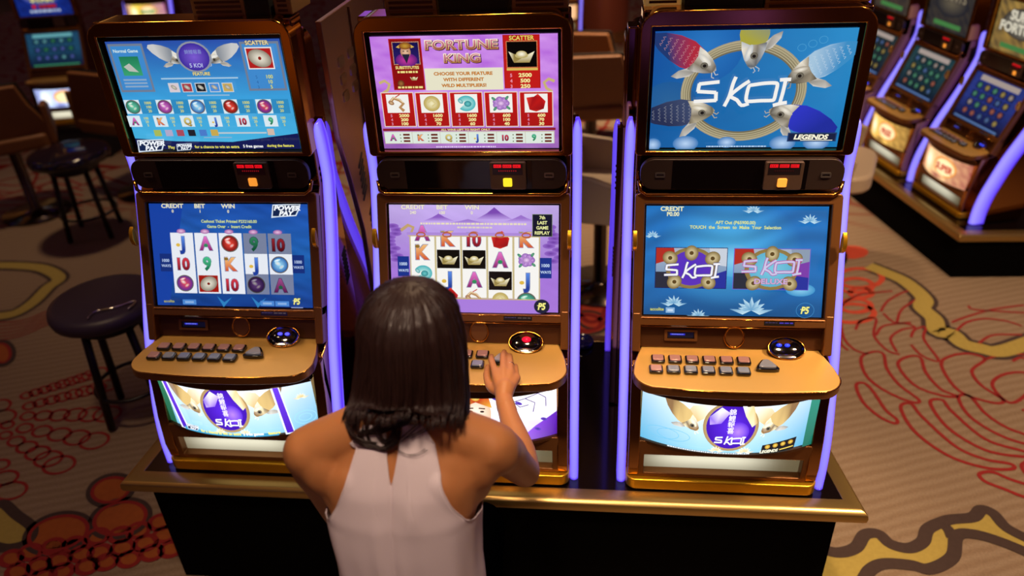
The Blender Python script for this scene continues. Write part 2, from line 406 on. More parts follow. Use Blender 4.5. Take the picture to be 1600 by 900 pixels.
def p5(cv, x, y, s, disc=None):
    if disc: cv.ell(x, y, s*1.05, s*.95, disc); cv.L += 1
    cv.text('P5', x, y+s*.42, s*1.25, '#F6F08A', 'c', .04, .2, .8, out='#2A2A10', ow=.03); cv.line([(x-s*.62, y-s*.12), (x-s*.1, y-s*.12)], s*.08, '#F6F08A'); cv.L += 1
def water(cv, top, mid, bot, W=320, H=200, amp=.12, seed=0):
    def fn(u, v):
        c = mixc(top, mid, v*2) if v < .5 else mixc(mid, bot, v*2-1)
        k = 1+amp*vnoise(u*4, v*9, seed); return tuple(q*k for q in c)
    cv.grid(0, 0, W, H, fn, 40, 26); cv.L += 1
def reels_blue(cv):
    rows = [['J', 'A', 'disc_r', '9', '10'], ['10', '9', 'K', 'J', 'disc_b'], ['disc_pr', 'coin', '10', 'disc_p', 'A']]
    for c in range(5):
        x0 = 39+c*49.6
        for r in range(3):
            y0 = 56+r*39.6; dim = (c > 2 and r in (0, 2))
            cv.rect(x0, y0, x0+46.5, y0+39.6, '#77809C' if dim else '#E6EAF2')
    cv.L += 1
    for c in range(5):
        x0 = 39+c*49.6
        cv.ell(x0+23, 53, 9, 4.5, '#E8C0E0', '#A05AA0')
        for r in range(3):
            dim = (c > 2 and r in (0, 2)); symbol(cv, rows[r][c], x0+23.2, 75.8+r*39.6, 33, .42 if dim else 1.)
    cv.L += 1
def top_left():
    cv = Canvas(); water(cv, '#2A4EA8', '#3A9CD8', '#48B4E0', amp=.06)
    cv.poly([(0, 178), (80, 184), (190, 186), (320, 170), (320, 200), (0, 200)], '#141A52'); cv.L += 1
    for x0, x1 in ((3, 68), (246, 317)):
        cv.rect(x0, 4, x1, 90, '#6E7C94'); cv.L += 1; cv.rect(x0+4, 8, x1-4, 86, '#3E88CC'); cv.L += 1
    cv.text('Normal Game', 34, 19, 8, '#D8ECE8', 'c', .02); cv.rect(18, 26, 54, 60, '#1E7A54', '#3AA070'); cv.L += 1
    cv.poly([(22, 44), (34, 38), (48, 54), (30, 52)], '#B8BCB4'); cv.L += 1
    for k in range(3): cv.rect(14, 66+k*6, 58, 69+k*6, '#8AA8C8')
    koi(cv, 122, 30, .45, 17, '#8A9098', '#C8C8C8', '#D8D8D4', '#5A5E64', False); koi(cv, 200, 30, pi-.45, 17, '#8A9098', '#C8C8C8', '#D8D8D4', '#5A5E64', False, -1)
    cv.ell(160, 28, 32, 27, '#A8A8B0', '#8A90A0'); cv.L += 1; cv.ell(160, 28, 28, 24, '#7A5AD0', '#3A2A9A'); cv.L += 1
    cv.text('錦鯉報喜', 160, 22, 8, '#8A9AD0', 'c'); cv.text('5 KOI', 160, 46, 10, '#B8C0E8', 'c', .02); cv.L += 1
    cv.text('FEATURE', 166, 60, 8, '#E8D88A', 'c', .03, out='#2A4A6A'); cv.rect(88, 64, 232, 66.5, '#A8C8E0'); cv.L += 1
    for x, c in ((108, '#D8C8D0'), (133, '#A83A44'), (159, '#1A1A22'), (185, '#4A8CD8'), (210, '#C8A85A')):
        cv.rect(x-10, 73, x+10, 90, '#C8D0D8'); cv.L += 1; cv.rect(x-8.5, 74.5, x+8.5, 88.5, c); cv.L += 1; cv.ell(x, 81, 6, 3.4, '#D8D0C0', '#8A8A80', rot=.6); cv.L += 1
    cv.rect(130, 94, 210, 96.5, '#8CB8D8')
    cv.text('SCATTER', 281, 8, 10, '#E8D8A0', 'c', .03, out='#3A3A5A'); cv.rect(257, 12, 305, 50, '#E8E8E8'); cv.L += 1
    cv.rect(259, 14, 303, 48, '#B01E1E'); cv.L += 1; cv.ell(281, 31, 21, 15, '#F0EAD8', '#8A8070', rot=.3); cv.L += 1; cv.ell(281, 31, 3, 3, '#8A2018'); cv.L += 1
    for k, t in enumerate(('100', '10', '5')): cv.text(t, 292, 66+k*9, 9, '#D8D860', 'c', .02); cv.text(str(5-k), 268, 66+k*9, 8, '#2A62A0', 'c')
    for u, k in ((21, 'disc_g'), (83, 'disc_m'), (146, 'disc_b'), (209, 'disc_r'), (273, 'disc_pr')):
        cv.rect(u-2-14, 102, u+46, 128, '#2E8AC0'); cv.L += 1; cv.rect(u-15, 102, u+14, 128, '#D8E8F0'); cv.L += 1; symbol(cv, k, u, 115, 26)
        for j, t in enumerate(('1000', '100', '20')): cv.text(t, u+31, 110+j*7.5, 7, '#D8D860', 'c', .02)
    for u, k in ((19, 'A'), (70, 'K'), (122, 'Q'), (175, 'J'), (228, '10'), (281, '9')):
        cv.rect(u-13, 130, u+12, 151, '#D8E8F0'); cv.L += 1; symbol(cv, k, u, 140.5, 17)
        for j, t in enumerate(('100', '20', '5')): cv.text(t, u+24, 137+j*6.5, 6.5, '#D8D860', 'c', .02)
    for k in range(6): cv.rect(52+k*22, 156, 66+k*22, 168, ('#A8B85A', '#B0A8C8', '#A84A5A', '#22222A', '#4A7AC8', '#C8A850')[k])
    cv.rect(176, 161, 268, 164, '#B8C8D0'); cv.rect(270, 155, 283, 167, '#D0B8A8'); cv.rect(146, 170, 200, 172, '#8AB0D0'); cv.L += 1
    powerpay(cv, 40, 186, 25); cv.text('Play', 72, 192, 8, '#E8E060', 'l', .02); powerpay(cv, 104, 189, 14)
    cv.text('for a chance to win an extra', 124, 191, 7.5, '#E8E060', 'l', .03); cv.text('5 free games', 218, 190, 7.5, '#F4F4F4', 'l', .03); cv.text('during the feature', 264, 189, 7, '#E8E060', 'l', .03)
    return cv
def low_left():
    cv = Canvas(); water(cv, '#1E4EA8', '#1E5CA8', '#123A86', amp=.3, seed=2)
    cv.poly([(0, 0), (70, 0), (25, 200), (0, 200)], '#1640A0'); cv.L += 1
    for t, x, v in (('CREDIT', 48, '0'), ('BET', 104, '1'), ('WIN', 161, '0')):
        cv.text(t, x, 8, 11, '#E6E2C0', 'c', .035, sx=1.2); cv.text(v, x, 17, 8, '#E6E2C0', 'c', .03)
    cv.text('Cashout Ticket Printed P232160.00', 161, 36, 7.8, '#C8D88A', 'c', .03); cv.text('Game Over  -  Insert Credit', 161, 46, 7.8, '#C8D88A', 'c', .03)
    powerpay(cv, 278, 12, 26)
    reels_blue(cv)
    for x in (30, 299):
        cv.rect(x-12, 96, x+12, 131, '#142E78'); cv.L += 1; cv.text('1000', x, 112, 8, '#B0C4E8', 'c', .03); cv.text('WAYS', x, 122, 7, '#B0C4E8', 'c', .03)
    for x in (130, 200): cv.poly([(x, 178), (x+14, 190), (x+30, 180), (x+12, 200)], '#2E80C0')
    for x in (60, 220, 250): cv.rect(x-2, 186, x+26, 196, '#4A86D0'); cv.L += 1; cv.rect(x+3, 189, x+21, 193, '#8AB0E0')
    cv.text('accolite', 30, 192, 7, '#B8B84A', 'c', .02); p5(cv, 292, 186, 13); cv.rect(280, 197, 304, 199, '#8A9AC8'); cv.L += 1
    return cv
def top_mid():
    cv = Canvas()
    def fn(u, v):
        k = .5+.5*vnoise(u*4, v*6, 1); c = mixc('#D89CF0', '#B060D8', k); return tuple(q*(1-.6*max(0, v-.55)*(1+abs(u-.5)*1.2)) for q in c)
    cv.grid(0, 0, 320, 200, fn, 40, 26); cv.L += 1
    cv.rect(32, 4, 88, 92, '#B01818'); cv.L += 1; cv.rect(33.5, 5.5, 86.5, 90.5, '#8A0E12'); cv.rect(37, 9, 84, 48, '#E8D8B0'); cv.L += 1; cv.rect(38.5, 10.5, 82.5, 46.5, '#14104A', '#2A1E6A'); cv.L += 1
    # generic bearded courtier stand-in
    cv.ell(60, 40, 19, 12, '#C83A98', '#5A1E7A'); cv.L += 1; cv.ell(60, 26, 9, 10, '#E8C0A0', '#B88060'); cv.L += 1
    cv.poly([(53, 30), (67, 30), (60, 46)], '#22223A'); cv.ell(60, 16, 11, 6, '#C89A38', '#7A3A18'); cv.poly([(44, 18), (50, 14), (50, 20)], '#D8B050'); cv.poly([(76, 18), (70, 14), (70, 20)], '#D8B050'); cv.L += 1
    for k in range(2): cv.rect(55+k*7, 24, 58+k*7, 25.5, '#2A1A14')
    cv.text('SUBSTITUTES', 60, 55, 7, '#F0E088', 'c', .03); tiny(cv, 42, 78, 58.5, 3.5, '#F0E088', 8); cv.L += 1; ingot(cv, 70, 71, 7); cv.ell(46, 80, 6, 6, '#A8703A', '#5A2A18'); tiny(cv, 40, 84, 85, 3.5, '#F0E088', 9); cv.L += 1
    for t, y, s, sx in (('FORTUNE', 22, 21, 1.33), ('KING', 44, 20, 1.33)):
        cv.text(t, 158, y+1.2, s, '#5A1E4A', 'c', .075, sx=sx); cv.L += 1; cv.text(t, 157, y, s, '#FFF4D8', 'c', .055, sx=sx, c2='#B8882A'); cv.L += 1
        cv.text(t, 157, y, s, '#D87898', 'c', -.005, sx=sx, c2='#8A2A4A'); cv.L += 1
    cv.rect(90, 54, 226, 92, '#E6E2C8'); cv.L += 1
    for k, t in enumerate(('CHOOSE YOUR FEATURE', 'WITH DIFFERENT', 'WILD MULTIPLIERS!')): cv.text(t, 157, 66+k*10.2, 7.8, '#C87828', 'c', .03, sx=1.15, out='#8A6A28', ow=.015)
    cv.rect(228, 0, 290, 90, '#B01818'); cv.L += 1; cv.rect(230, 1.5, 288, 88.5, '#C01A18'); cv.rect(233, 10, 286, 55, '#D8C078'); cv.L += 1; cv.rect(234.5, 11.5, 284.5, 53.5, '#060404'); cv.L += 1; ingot(cv, 259, 34, 22)
    cv.text('SCATTER', 260, 8.5, 10, '#F0D060', 'c', .03, out='#5A1008'); cv.rect(233, 55, 286, 59, '#D8B858')
    for k, t in enumerate(('2500', '500', '250')): cv.text(t, 264, 70+k*9.5, 9, '#F6F0A0', 'c', .035, sx=1.25); cv.text(str(5-k), 240, 70+k*9.5, 8, '#E890A8', 'c', .03)
    for x, d in ((18, 1), (304, -1)): cv.line([(x-d*10, 78), (x, 74), (x+d*8, 80), (x+d*4, 90), (x-d*6, 96)], 5, '#C8B078'); cv.L += 1
    V = [('dragon', ('2000', '200', '100')), ('gcoin', ('1600', '200', '70')), ('fish', ('1600', '200', '60')), ('peony', ('600', '100', '40')), ('red', ('600', '70', '30'))]
    for k, (sy, vals) in enumerate(V):
        x0 = 8+k*61.2; cv.rect(x0, 94, x0+58.5, 157, '#E8D8C8'); cv.L += 1; cv.rect(x0+1.5, 95.5, x0+57, 155.5, '#C01A18', '#A81414'); cv.L += 1; cv.rect(x0+9, 98, x0+49, 131, '#F2F0EA'); cv.L += 1
        symbol(cv, sy, x0+29, 114.5, 33)
        for j, t in enumerate(vals): cv.text(t, x0+38, 138.5+j*7.5, 7.6, '#F6F0A0', 'c', .035, sx=1.2); cv.text(str(5-j), x0+15, 138.5+j*7.5, 7, '#D88AA8', 'c', .03)
    cv.rect(5, 158.5, 315, 163, '#8A1E2A'); cv.L += 1; cv.text('ALL WINS LEFT TO RIGHT ONLY', 155, 163, 5, '#F0E0A0', 'c', .03, sx=1.2)
    cv.rect(6, 164, 313, 187, '#C8B8A8'); cv.L += 1
    for k, t in enumerate(('A', 'K', 'Q', 'J', '10', '9')):
        x0 = 7+k*51; cv.rect(x0, 165, x0+50, 186, '#DCE8DC'); cv.L += 1; symbol(cv, t, x0+15, 175, 15)
        for j in range(3): cv.rect(x0+34, 168+j*6, x0+46, 171.5+j*6, '#6A2A1E'); cv.rect(x0+28, 169+j*6, x0+30, 171+j*6, '#5A6A3A')
    tiny(cv, 100, 208, 190.5, 2.4, '#E0D0F0', 7); cv.L += 1
    return cv
def low_mid():
    cv = Canvas()
    def fn(u, v):
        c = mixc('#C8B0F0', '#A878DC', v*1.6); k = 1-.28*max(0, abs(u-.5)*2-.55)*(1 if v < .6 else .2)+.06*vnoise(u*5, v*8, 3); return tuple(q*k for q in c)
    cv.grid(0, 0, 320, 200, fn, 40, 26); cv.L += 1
    for x, y, w, h, c in ((95, 30, 30, 14, '#8A5AC0'), (200, 26, 34, 22, '#7A48B0'), (250, 30, 30, 12, '#9A70CC'), (150, 34, 40, 8, '#9E7AD0')):
        cv.poly([(x-w, y), (x-w*.4, y-h*.5), (x, y-h), (x+w*.35, y-h*.55), (x+w, y)], c, ['#B898E4', c, c, c, '#B898E4'])
    for k in range(10):
        for sx in (10, 312): cv.ell(sx+random.uniform(-12, 12), 40+k*7, 12, 5, '#6A3AA0', '#9466C8')
    cv.L += 1
    for t, x, v in (('CREDIT', 46, '240'), ('BET', 102, '100'), ('WIN', 158, '0')):
        cv.text(t, x, 8, 11, '#F0EAD0', 'c', .035, sx=1.2, out='#8A6AB0', ow=.02); cv.text(v, x, 17, 8, '#F0EAD0', 'c', .03, out='#8A6AB0', ow=.02)
    tiny(cv, 60, 260, 33, 3.4, '#E8DCC0', 4); tiny(cv, 130, 196, 40, 3, '#E0D4C0', 5)
    cv.line([(22, 48), (36, 38), (46, 42), (42, 52), (50, 60)], 6, '#C0A070'); cv.L += 1
    cv.rect(38, 55, 286, 175, '#C8B888'); cv.L += 1
    cols = [[('A', 52), ('K', 88), ('fish', 128), ('disc_r', 162)], [('K', 62), ('ingot', 100.5), ('J', 138), ('red', 172)], [('10', 62), ('ingot', 100.5), ('A', 138), ('dragon', 174)], [('red', 64), ('A', 100), ('ingot', 139.5), ('gcoin', 176)], [('K', 62), ('peony', 100), ('J', 138), ('disc_g', 178)]]
    for c, col in enumerate(cols):
        x0 = 40.5+c*49.5; cv.rect(x0, 57, x0+45.5, 173, '#F6F4F0'); cv.L += 1
        cv.ring(x0+23, 54, 10, 6, 2.5, '#B86A4A'); 
        for k, y in col: symbol(cv, k, x0+22.7, y, 35)
    cv.L += 1; cv.rect(36, 50, 288, 57, '#A884D6', '#B494DC')
    cv.rect(36, 173.5, 288, 200, '#A87CDC'); cv.L += 1; cv.rect(38, 55.6, 286, 57.4, '#C8B078'); cv.rect(38, 173, 286, 175, '#C8B078'); cv.L += 1
    for c in range(5): cv.ring(63+c*49.5, 54, 9, 5, 2.5, '#B85A3A')
    for x in (28, 297):
        cv.rect(x-11, 95, x+11, 133, '#14308A'); cv.L += 1; cv.text('1000', x, 112, 8, '#C0D4F0', 'c', .03); cv.text('WAYS', x, 124, 7, '#C0D4F0', 'c', .03)
    cv.rect(272, 15, 309, 56, '#6A7A5A'); cv.L += 1; cv.rect(273, 16, 308, 55, '#10122A'); cv.L += 1
    for k, t in enumerate(('7th', 'LAST', 'GAME', 'REPLAY')): cv.text(t, 290.5, 24+k*9.3, 8.2, '#E8EAA0', 'c', .035, sx=1.0)
    p5(cv, 290, 186, 14, '#101A38')
    return cv
def top_right():
    cv = Canvas()
    def fn(u, v): 
        c = mixc(mixc('#16509E', '#2E8CC8', u), mixc('#145A9E', '#1A78B8', u), v); return tuple(q*(1+.05*vnoise(u*3, v*3)) for q in c)
    cv.grid(0, 0, 320, 200, fn, 30, 20); cv.L += 1
    cv.ell(85, 25, 60, 60, '#2A76C0', '#1A60AA'); cv.ell(30, 118, 45, 35, '#2A6298', '#1E5A98'); cv.ell(265, 170, 50, 22, '#4A88C0', '#1E70B0'); cv.L += 1
    for k in range(3): cv.ring(236+k*16, 30-k*6, 7, 6, .8, '#4A9CD0')
    cv.ring(151, 102, 103, 86, 17, '#A89C7C', '#6E664E', n=64); cv.L += 1
    for k in range(4): cv.ring(151, 102, 101-k*3.6, 84-k*3.6, 1.6, '#CFC4A2', '#8A805F', n=64)
    cv.L += 1
    koi(cv, 76, 50, .5, 31, '#B02A3A', '#20386E', '#C8C4BC', '#6A625A')
    koi(cv, 159, 32, pi/2, 31, '#A8A23A', '#2A6AA8', '#B8BCC0', '#5A6068', False, -1)
    koi(cv, 246, 68, pi-.5, 31, '#A4C4DC', '#3A8CC4', '#9A8E7A', '#4A443A', True, -1)
    koi(cv, 76, 134, -.08, 31, '#3A4668', '#262E50', '#B8AC90', '#6A6250')
    koi(cv, 226, 140, pi+.3, 31, '#2A34C0', '#1A2A9A', '#B8B0A0', '#5A564E', False, -1)
    for x, y, w, h in ((6, 192, 14, 12), (62, 190, 22, 14), (132, 188, 16, 10), (226, 190, 22, 14), (282, 190, 22, 12)): cv.ell(x, y, w, h, '#B8D4F4', '#3A78B8')
    cv.L += 1
    logo_koi(cv, 70, 75, 154, 49, '#F2F0EC', 6.0)
    cv.rect(233, 171, 314, 187, '#1E3A6A'); cv.L += 1; cv.rect(235, 173, 312, 185, '#101C3E'); cv.L += 1
    cv.text('LEGENDS', 272, 182.5, 11.5, '#F8F4DC', 'c', .045, .2, 1.15, out='#6A6A3A', ow=.015); cv.rect(255, 184, 308, 185.2, '#F0F0E0'); cv.L += 1
    tiny(cv, 98, 200, 194, 2.2, '#C0D8F0')
    return cv
def mini_koi(cv, x0, y0, x1, y1, deluxe):
    w, h = x1-x0, y1-y0; cx, cy = (x0+x1)/2, (y0+y1)/2
    cv.rect(x0-1.2, y0-1.2, x1+1.2, y1+1.2, '#6A5AC8' if deluxe else '#1A1A5A'); cv.L += 1
    cv.rect(x0, y0, x1, y1, '#A8B4C8', '#5A86B0'); cv.L += 1
    cv.poly([(x0, y0), (x0+.25*w, y0), (x0+.28*w, y0+.25*h), (x0, y0+.4*h)], '#B02A22'); cv.poly([(x1, y0), (x1-.25*w, y0), (x1-.2*w, y0+.4*h), (x1, y0+.45*h)], '#C8D0DC' if not deluxe else '#8A9AB0')
    cv.poly([(x0, y1), (x0, y0+.6*h), (x0+.25*w, y0+.6*h), (x0+.2*w, y1)], '#22283A'); cv.poly([(x1, y1), (x1, y0+.55*h), (x1-.25*w, y0+.7*h), (x1-.4*w, y1)], '#1E2E9A'); cv.L += 1
    if deluxe: cv.poly([(x1, y0+.3*h), (x1-.2*w, y0+.4*h), (x1-.2*w, y0+.65*h), (x1, y0+.7*h)], '#7A3AA8'); cv.L += 1
    cv.ell(cx, cy, .36*w, .52*h, '#B8A06A', '#8A7440'); cv.L += 1
    cv.ell(cx, cy, .3*w, .44*h, '#4A2AC0' if not deluxe else '#7AC8E0', '#5A30B8' if not deluxe else '#5AB0D0'); cv.L += 1
    for fx, fy in ((.2, .25), (.5, .12), (.8, .25), (.27, .85), (.75, .85)):
        X, Y = x0+fx*w, y0+fy*h; cv.ell(X, Y, .11*w, .17*h, '#E8D8A8', '#7A6434', rot=math.atan2(cy-Y, cx-X)); cv.L += 1; cv.ell(X, Y, .03*w, .05*h, '#5A4420')
    cv.L += 1
    if deluxe:
        logo_koi(cv, x0+.1*w, y0+.22*h, .8*w, .42*h, '#C8C8E8', 3.4, '#B84AA8', 2.2); cv.text('DELUXE', cx, y0+.86*h, 13, '#C8B0D8', 'c', .03, 0, 1.25, out='#A82A6A', ow=.03)
    else: logo_koi(cv, x0+.12*w, y0+.35*h, .78*w, .4*h, '#F4F4FA', 3.6, '#4A4A7A', 2)
def low_right():
    cv = Canvas()
    def fn(u, v):
        d = math.hypot((u-.47)*1.3, (v-.42)); c = mixc('#4AB0E4', '#1A6CB4', d*1.9); c = tuple(q*(1+.16*math.sin((v*30+u*8)+2*math.sin(u*9))*(.4+.6*(v < .45))) for q in c)
        return tuple(q*(1-.45*max(0, v-.7)/.3) for q in c)
    cv.grid(0, 0, 320, 200, fn, 60, 50); cv.L += 1
    cv.ell(160, 98, 46, 30, '#8AD0F0', '#4AA8DC'); cv.ell(280, 150, 26, 12, '#8AD0F0', '#3A94CC'); cv.L += 1
    cv.text('CREDIT', 46, 9, 11, '#E8E8B8', 'c', .035, sx=1.1); cv.text('P0.00', 48, 18, 10, '#E8E8B8', 'c', .035)
    cv.text('AFT Out (P65900.00)', 159, 32, 8, '#D8E08A', 'c', .03); cv.text('TOUCH  the  Screen  to  Make  Your  Selection', 159, 40.5, 8, '#D8E08A', 'c', .03, sx=1.02)
    mini_koi(cv, 20, 76, 147, 149, False); cv.L += 1; mini_koi(cv, 160, 76, 292, 149, True)
    cv.L += 1; lotus(cv, 287, 26, 17); lotus(cv, 54, 178, 20); lotus(cv, 194, 188, 32); lotus(cv, 99, 200, 17); lotus(cv, 188, 8, 16); lotus(cv, 12, 54, 13)
    p5(cv, 289, 186, 14); cv.ring(289, 186, 16, 14, .8, '#3A8CC8'); cv.text('accolite', 24, 191, 8, '#D8D85A', 'c', .02); cv.rect(40, 185, 56, 195, '#8AB4DC'); cv.L += 1; cv.rect(43, 188, 53, 192, '#C8DCF0')
    return cv
def belly_koi(cv, cx=162):
    for sx, a in ((-1, .75), (1, pi-.75)):
        cv.poly([(cx+sx*92, 40), (cx+sx*70, 8), (cx+sx*30, 0), (cx+sx*40, 26), (cx+sx*60, 40)], '#FFF6DC', ['#C8A878', '#E8D8B0', '#FFFFFF', '#FFF4D0', '#D8B878'])
        cv.L += 1
        koi(cv, cx+sx*72, 42, a, 21, '#D8B878', '#8A6A48', '#FFF0C4', '#8A6230', False, -sx)
    cv.ell(cx, 42, 50, 50, '#E8D4A8', '#A8885A', n=36); cv.L += 1; cv.ell(cx, 42, 44, 45, '#5A2ADC', '#3E12A8', n=36); cv.L += 1
    cv.ell(cx+14, 52, 20, 20, '#B080F0', '#5A28D4'); cv.poly([(cx-40, 24), (cx-20, 4), (cx-4, 14), (cx-18, 36), (cx-38, 40)], '#E8DCF8', ['#8A6AE0', '#FFFFFF', '#C8B0F4', '#8A60E4', '#C0A8F0']); cv.L += 1
    cv.poly([(cx+16, 0), (cx+36, 0), (cx+47, 34), (cx+38, 42), (cx+24, 20)], '#FFF0C8', ['#FFFFFF', '#E8CC90', '#C8A060', '#FFF4D0', '#F0D8A0']); cv.L += 1
    for k, ch in enumerate('錦鯉報喜'): cv.text(ch, cx, 17+k*12.5, 13, '#F8F0FF', 'c', .01)
    cv.L += 1; logo_koi(cv, cx-27, 61, 56, 17, '#FFFFFF', 2.6)
    lotus(cv, cx-22, 92, 13, '#FFF8E0', '#E0C088'); lotus(cv, cx+30, 93, 15, '#FFF8E0', '#E0C088')
def belly_right():
    cv = Canvas(320, 100)
    def fn(u, v): return mixc(mixc('#F4FCFF', '#A8DCF4', v), '#3A9CC8', min(1, max(0, abs(u-.48)*1.7-.25)+v*.25))
    cv.grid(0, 0, 320, 100, fn, 30, 12); cv.L += 1
    for x in (40, 60): cv.ring(x, 75, 30, 12, 1, '#6AB8DC')
    belly_koi(cv, 160); cv.rect(302, 0, 320, 100, '#2E8A78', '#1A6A5A'); cv.L += 1
    cv.poly([(222, 80), (286, 72), (284, 96), (220, 98)], '#14161E'); cv.L += 1
    for k in range(4): cv.ell(232+k*14.5, 84-k*1.2, 5, 4.5, '#F0D060', '#A87820')
    cv.L += 1; cv.text('LEGENDS', 236, 96, 8, '#F8F4D8', 'c', .04, .2); cv.line([(256, 93), (282, 90)], 2, '#F0D060'); tiny(cv, 50, 200, 95, 2, '#E8F4FF', 6)
    return cv
def belly_left():
    cv = Canvas(320, 100)
    def fn(u, v): return mixc(mixc('#F8FCFF', '#B0E0F4', v), '#3A9CC8', min(1, max(0, abs(u-.5)*1.5-.3)+v*.3))
    cv.grid(0, 0, 320, 100, fn, 30, 12); cv.L += 1
    cv.rect(0, 0, 18, 100, '#2E7A5A', '#1E5A44'); cv.L += 1
    belly_koi(cv, 150)
    for x in (20, 252):
        cv.poly([(x-2, 0), (x+14, 0), (x+34 if x < 100 else x+24, 100), (x+14 if x < 100 else x+6, 100)], '#F0F4FF'); cv.L += 1
        cv.poly([(x+2, 0), (x+12, 0), (x+30 if x < 100 else x+22, 97), (x+18 if x < 100 else x+9, 97)], '#5A2AD0', ['#6A3AE0', '#6A3AE0', '#4A1EB8', '#4A1EB8']); cv.L += 1
    lotus(cv, 300, 28, 12, '#FFF0D0', '#D8B878'); cv.ring(300, 70, 20, 14, 1.2, '#9AD4EC'); cv.ring(300, 70, 12, 8, 1.2, '#9AD4EC')
    cv.rect(44, 92, 246, 99, '#3E9AC4'); cv.L += 1
    powerpay(cv, 66, 90, 13); cv.text('for a chance to win an extra', 84, 95, 8, '#F4E86A', 'l', .04, sx=.95); cv.text('5 free games', 176, 95, 8, '#FFFFFF', 'l', .04); cv.text('feature', 226, 95, 8, '#F4E86A', 'l', .04)
    return cv
def belly_mid():
    cv = Canvas(320, 100)
    def fn(u, v):
        c = mixc('#FFFFFF', '#D8C0FF', v*.6+.2*vnoise(u*5, v*4)); return tuple(q*(1-.75*max(0, (u-.62)*2)*max(0, v-.35)) for q in c)
    cv.grid(0, 0, 320, 100, fn, 30, 12); cv.L += 1
    cv.poly([(240, 100), (280, 70), (320, 50), (320, 100)], '#6A2AC8', ['#A878E8', '#8A4AD8', '#5A1EB0', '#4A1490']); cv.L += 1
    for q in ([(210, 6), (240, 14), (262, 10), (280, 22), (276, 40)], [(262, 10), (286, 4), (300, 16), (300, 34)], [(240, 14), (252, 26), (268, 24)]): cv.line(q, 1.6, '#4A2A7A')
    for x, y in ((206, 4), (218, 8), (250, 18), (296, 60), (284, 78)): cv.ell(x, y, 7, 3, '#3A2A8A', '#6A4AC0', rot=.5)
    _n0 = len(cv.items)
    # round-faced man in a red and gold hat, generic
    cv.ell(176, 98, 50, 24, '#1E3E7A', '#0E1E4A'); cv.poly([(126, 78), (216, 70), (242, 100), (106, 100)], '#D8A83A', ['#C83A28', '#E8B040', '#A82A20', '#D89030']); cv.L += 1
    cv.ell(170, 50, 28, 34, '#FFEAD8', '#F0B898', n=28); cv.L += 1
    cv.poly([(142, 40), (148, 14), (170, 2), (194, 14), (200, 40), (170, 28)], '#C8281E', ['#E8B040', '#C8281E', '#F0C050', '#C8281E', '#E8B040', '#A81E18']); cv.ell(170, 17, 9, 9, '#F8E080', '#C88A28'); cv.L += 1
    for d in (-1, 1): cv.ell(170+d*11, 47, 4, 2, '#1A120E'); cv.line([(170+d*5, 40), (170+d*17, 41)], 2.4, '#2A1A12'); cv.line([(170+d*1, 62), (170+d*9, 61), (170+d*13, 68)], 2.6, '#1A120E')
    cv.poly([(162, 72), (178, 72), (170, 86)], '#1A1210'); cv.ell(170, 68, 5, 2, '#C83A30'); cv.L += 1
    for _k in range(_n0, len(cv.items)):
        _v, _f, _c, _l = cv.items[_k]; cv.items[_k] = ([(x, y-17) for x, y in _v], _f, _c, _l)
    cv.rect(100, 93, 240, 100, '#E8D8A0', '#B89A50'); cv.L += 1
    return cv
def generic_top(title, c1, c2, tc, seed):
    cv = Canvas(); cv.grid(0, 0, 320, 200, lambda u, v: mixc(c1, c2, .5+.5*vnoise(u*5, v*5, seed)), 20, 14); cv.L += 1
    cv.ell(160, 80, 120, 60, tuple(v*.6 for v in lin(tc)), c2); cv.L += 1
    for k, t in enumerate(title): cv.text(t, 160, (118 if 'STAR' in title else 70)+k*48, 52, tc, 'c', .05, sx=1.1, out='#0A0A20', ow=.04)
    if 'STAR' in title:
        cv.L += 1; cv.rect(90, 134, 112, 156, '#D82020'); cv.rect(130, 136, 232, 156, '#D82828'); cv.L += 1; tiny(cv, 134, 230, 140, 11, '#5A1020', 2); tiny(cv, 70, 250, 166, 14, '#C8D8F0', 3)
    else: cv.rect(60, 165, 260, 185, '#4A8A4A')
    cv.L += 1
    return cv
def generic_low(bg, cols, seed, rows=4):
    r = random.Random(seed); cv = Canvas(); water(cv, bg, bg, '#0A1030', amp=.2, seed=seed); cv.rect(40, 4, 280, 26, cols[0]); cv.L += 1
    for i in range(5):
        for j in range(rows):
            x, y = 58+i*51, 48+j*(150/rows); cv.rect(x-21, y-15, x+21, y+16, tuple(v*.35 for v in lin(bg))); cv.L += 1; c = r.choice(cols); cv.ell(x, y, 13, 12, c, tuple(v*.3 for v in lin(c))); cv.L += 1
    cv.rect(20, 188, 300, 197, cols[1]); return cv
def generic_belly(title, c1, c2, tc):
    cv = Canvas(320, 100); cv.grid(0, 0, 320, 100, lambda u, v: mixc(c1, c2, abs(u-.4)*1.4+.3*vnoise(u*6, v*4)), 24, 8); cv.L += 1
    cv.ell(70, 50, 42, 44, '#FFF4D8', c1); cv.ell(190, 46, 70, 38, '#FFF0D0', '#D8862A'); cv.L += 1; cv.ell(190, 48, 60, 30, '#FFE8B8', '#F0D8A0'); cv.L += 1
    cv.text(title, 190, 62, 34, tc, 'c', .05, sx=1.1); cv.ell(150, 90, 60, 16, c2, c1)
    return cv
